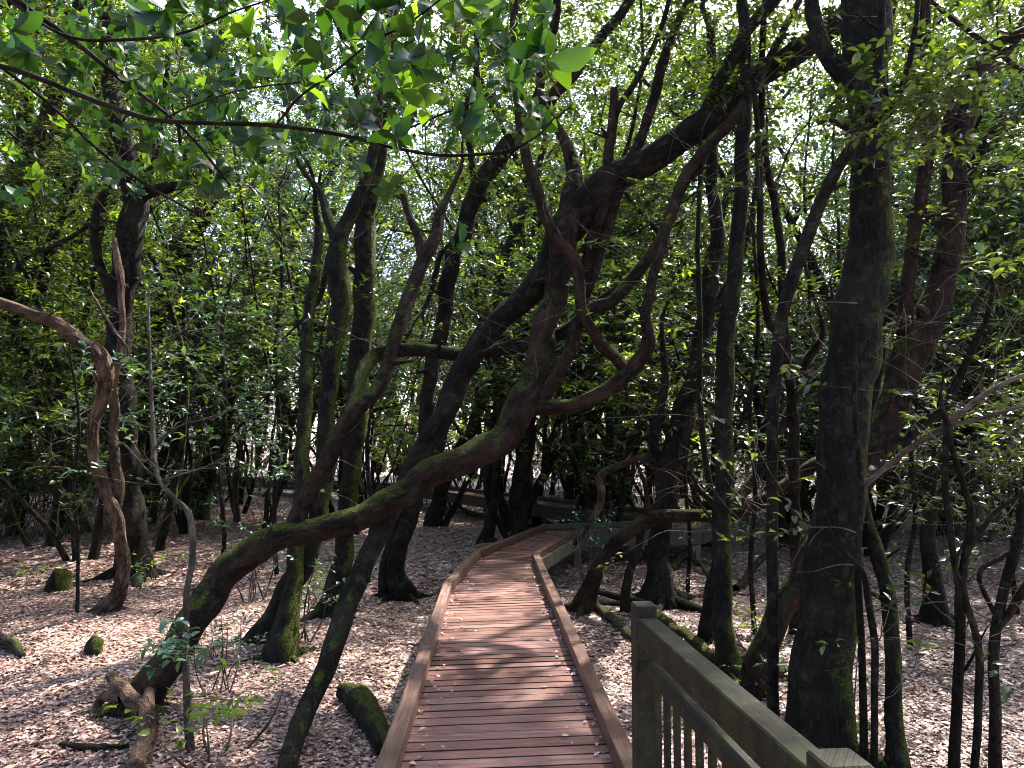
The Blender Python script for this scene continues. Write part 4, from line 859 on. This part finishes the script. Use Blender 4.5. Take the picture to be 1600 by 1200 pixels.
scatter(34, (33, 52), lambda y: .72*y+4, 'hazy far tree deep in the wood', 'far trees deep in the wood', range(8), 1.8, s=(1.5, 2.1), zs=1.3)
scatter(58, (14.5, 34), lambda y: .70*y, 'thin bare-stemmed tree in the tangle behind the boardwalk', 'thin bare-stemmed trees behind the boardwalk', (8, 9), .8)
# unseen trees added beside and behind the viewpoint; their crowns block skylight
scatter(11, (5, 13), lambda y: .72*y+9, 'unseen tree added beside the walk to block skylight', 'unseen trees added beside the walk to block skylight', range(7), 1.9, lambda x, y: abs(x) > .70*y+4.2)
scatter(16, (-14, 0), lambda y: 12, 'unseen tree added behind the viewpoint to block skylight', 'unseen trees added behind the viewpoint to block skylight', range(7), 2.0, lambda x, y: abs(x) > 1.6)
def scatter_shrub(n, yr, hw, label, group, cond=lambda x, y: True, s=(.8, 1.3)):
    c = 0
    while c < n:
        y = random.uniform(*yr); x = random.uniform(-hw(y), hw(y))
        if not cond(x, y) or near_path(x, y, 1.4): continue
        c += 1; put_shrub(SH[random.randrange(4)], x, y, random.random()*6.28, random.uniform(*s), 'shrub', label, group)
scatter_shrub(26, (15, 22), lambda y: .72*y+1, 'leafy bush in the undergrowth beyond the open litter', 'undergrowth bushes beyond the open litter', lambda x, y: (x > 1 or x < -6.5) and not (x > 0 and y < 12+.2*x))
scatter_shrub(50, (24, 45), lambda y: .72*y+2, 'distant bush filling the gaps between far trunks', 'distant bushes between far trunks', s=(1.0, 1.6))

order_labels([o for o in C.objects if o.get('group') == 'crooked trees around the bend of the boardwalk'],
             lambda o, w: f"{LOOK[KIND[o.name]]} trunk, {w} from the left of the trees around the boardwalk bend")
order_labels([o for o in C.objects if o.get('group') == 'thin bare-stemmed trees behind the boardwalk'],
             lambda o, w: f"{LOOK[KIND[o.name]]} tree, {w} from the left of the bare-stemmed ones behind the boardwalk")
order_labels([o for o in C.objects if o.get('group') == 'undergrowth bushes beyond the open litter'],
             lambda o, w: f"leafy bush in the undergrowth, {w} from the left beyond the open litter")
for o in C.objects:
    if o.get('group') in ('trees crowding the wood beyond the far boardwalk', 'far trees deep in the wood'):
        side = 'left' if o.location.x < 0 else 'right'; near = 'crowding the wood beyond the far boardwalk' if o['group'].startswith('trees') else 'deep in the distant wood'
        o['label'] = f"{LOOK[KIND[o.name]]} tree {near}, {side} half"; o['group'] = f"{LOOK[KIND[o.name]]} trees {near}, {side} half"

# growth closing the view straight behind the bend of the boardwalk
for i, (px, y, k, sc) in enumerate([(760, 27, 4, 1.5), (800, 31, 2, 1.6), (838, 28, 3, 1.7), (872, 33, 0, 1.5), (905, 29, 4, 1.6), (945, 31, 2, 1.5), (690, 33, 4, 1.6), (985, 28, 1, 1.4)]):
    put_shrub(SH[k], (px-800)/F*y, y, i*1.3, sc, 'shrub', f"{'bright green' if k == 4 else 'dark leafy'} bush behind the boardwalk bend, {ORD[sum(1 for q in (760, 800, 838, 872, 905, 945, 690, 985) if q <= px)-1]} from the left of the bushes there")
for i, (px, y, k, sc) in enumerate([(740, 29, 9, 1.2), (785, 27.5, 8, 1.1), (822, 34, 9, 1.4), (858, 30, 8, 1.2), (890, 36, 0, 1.5), (925, 27.5, 9, 1.1), (965, 34, 8, 1.3), (815, 42, 2, 1.8), (880, 45, 4, 1.8), (745, 43, 2, 1.8), (950, 44, 1, 1.8)]):
    xs_ = (740, 785, 822, 858, 890, 925, 965, 815, 880, 745, 950)
    put_tree(k, (px-800)/F*y, y, i*.9, sc, f"{LOOK[k]} tree seen through the boardwalk bend, {ORD[sum(1 for q in xs_ if q <= px)-1]} from the left of those", 'trees seen through the boardwalk bend')
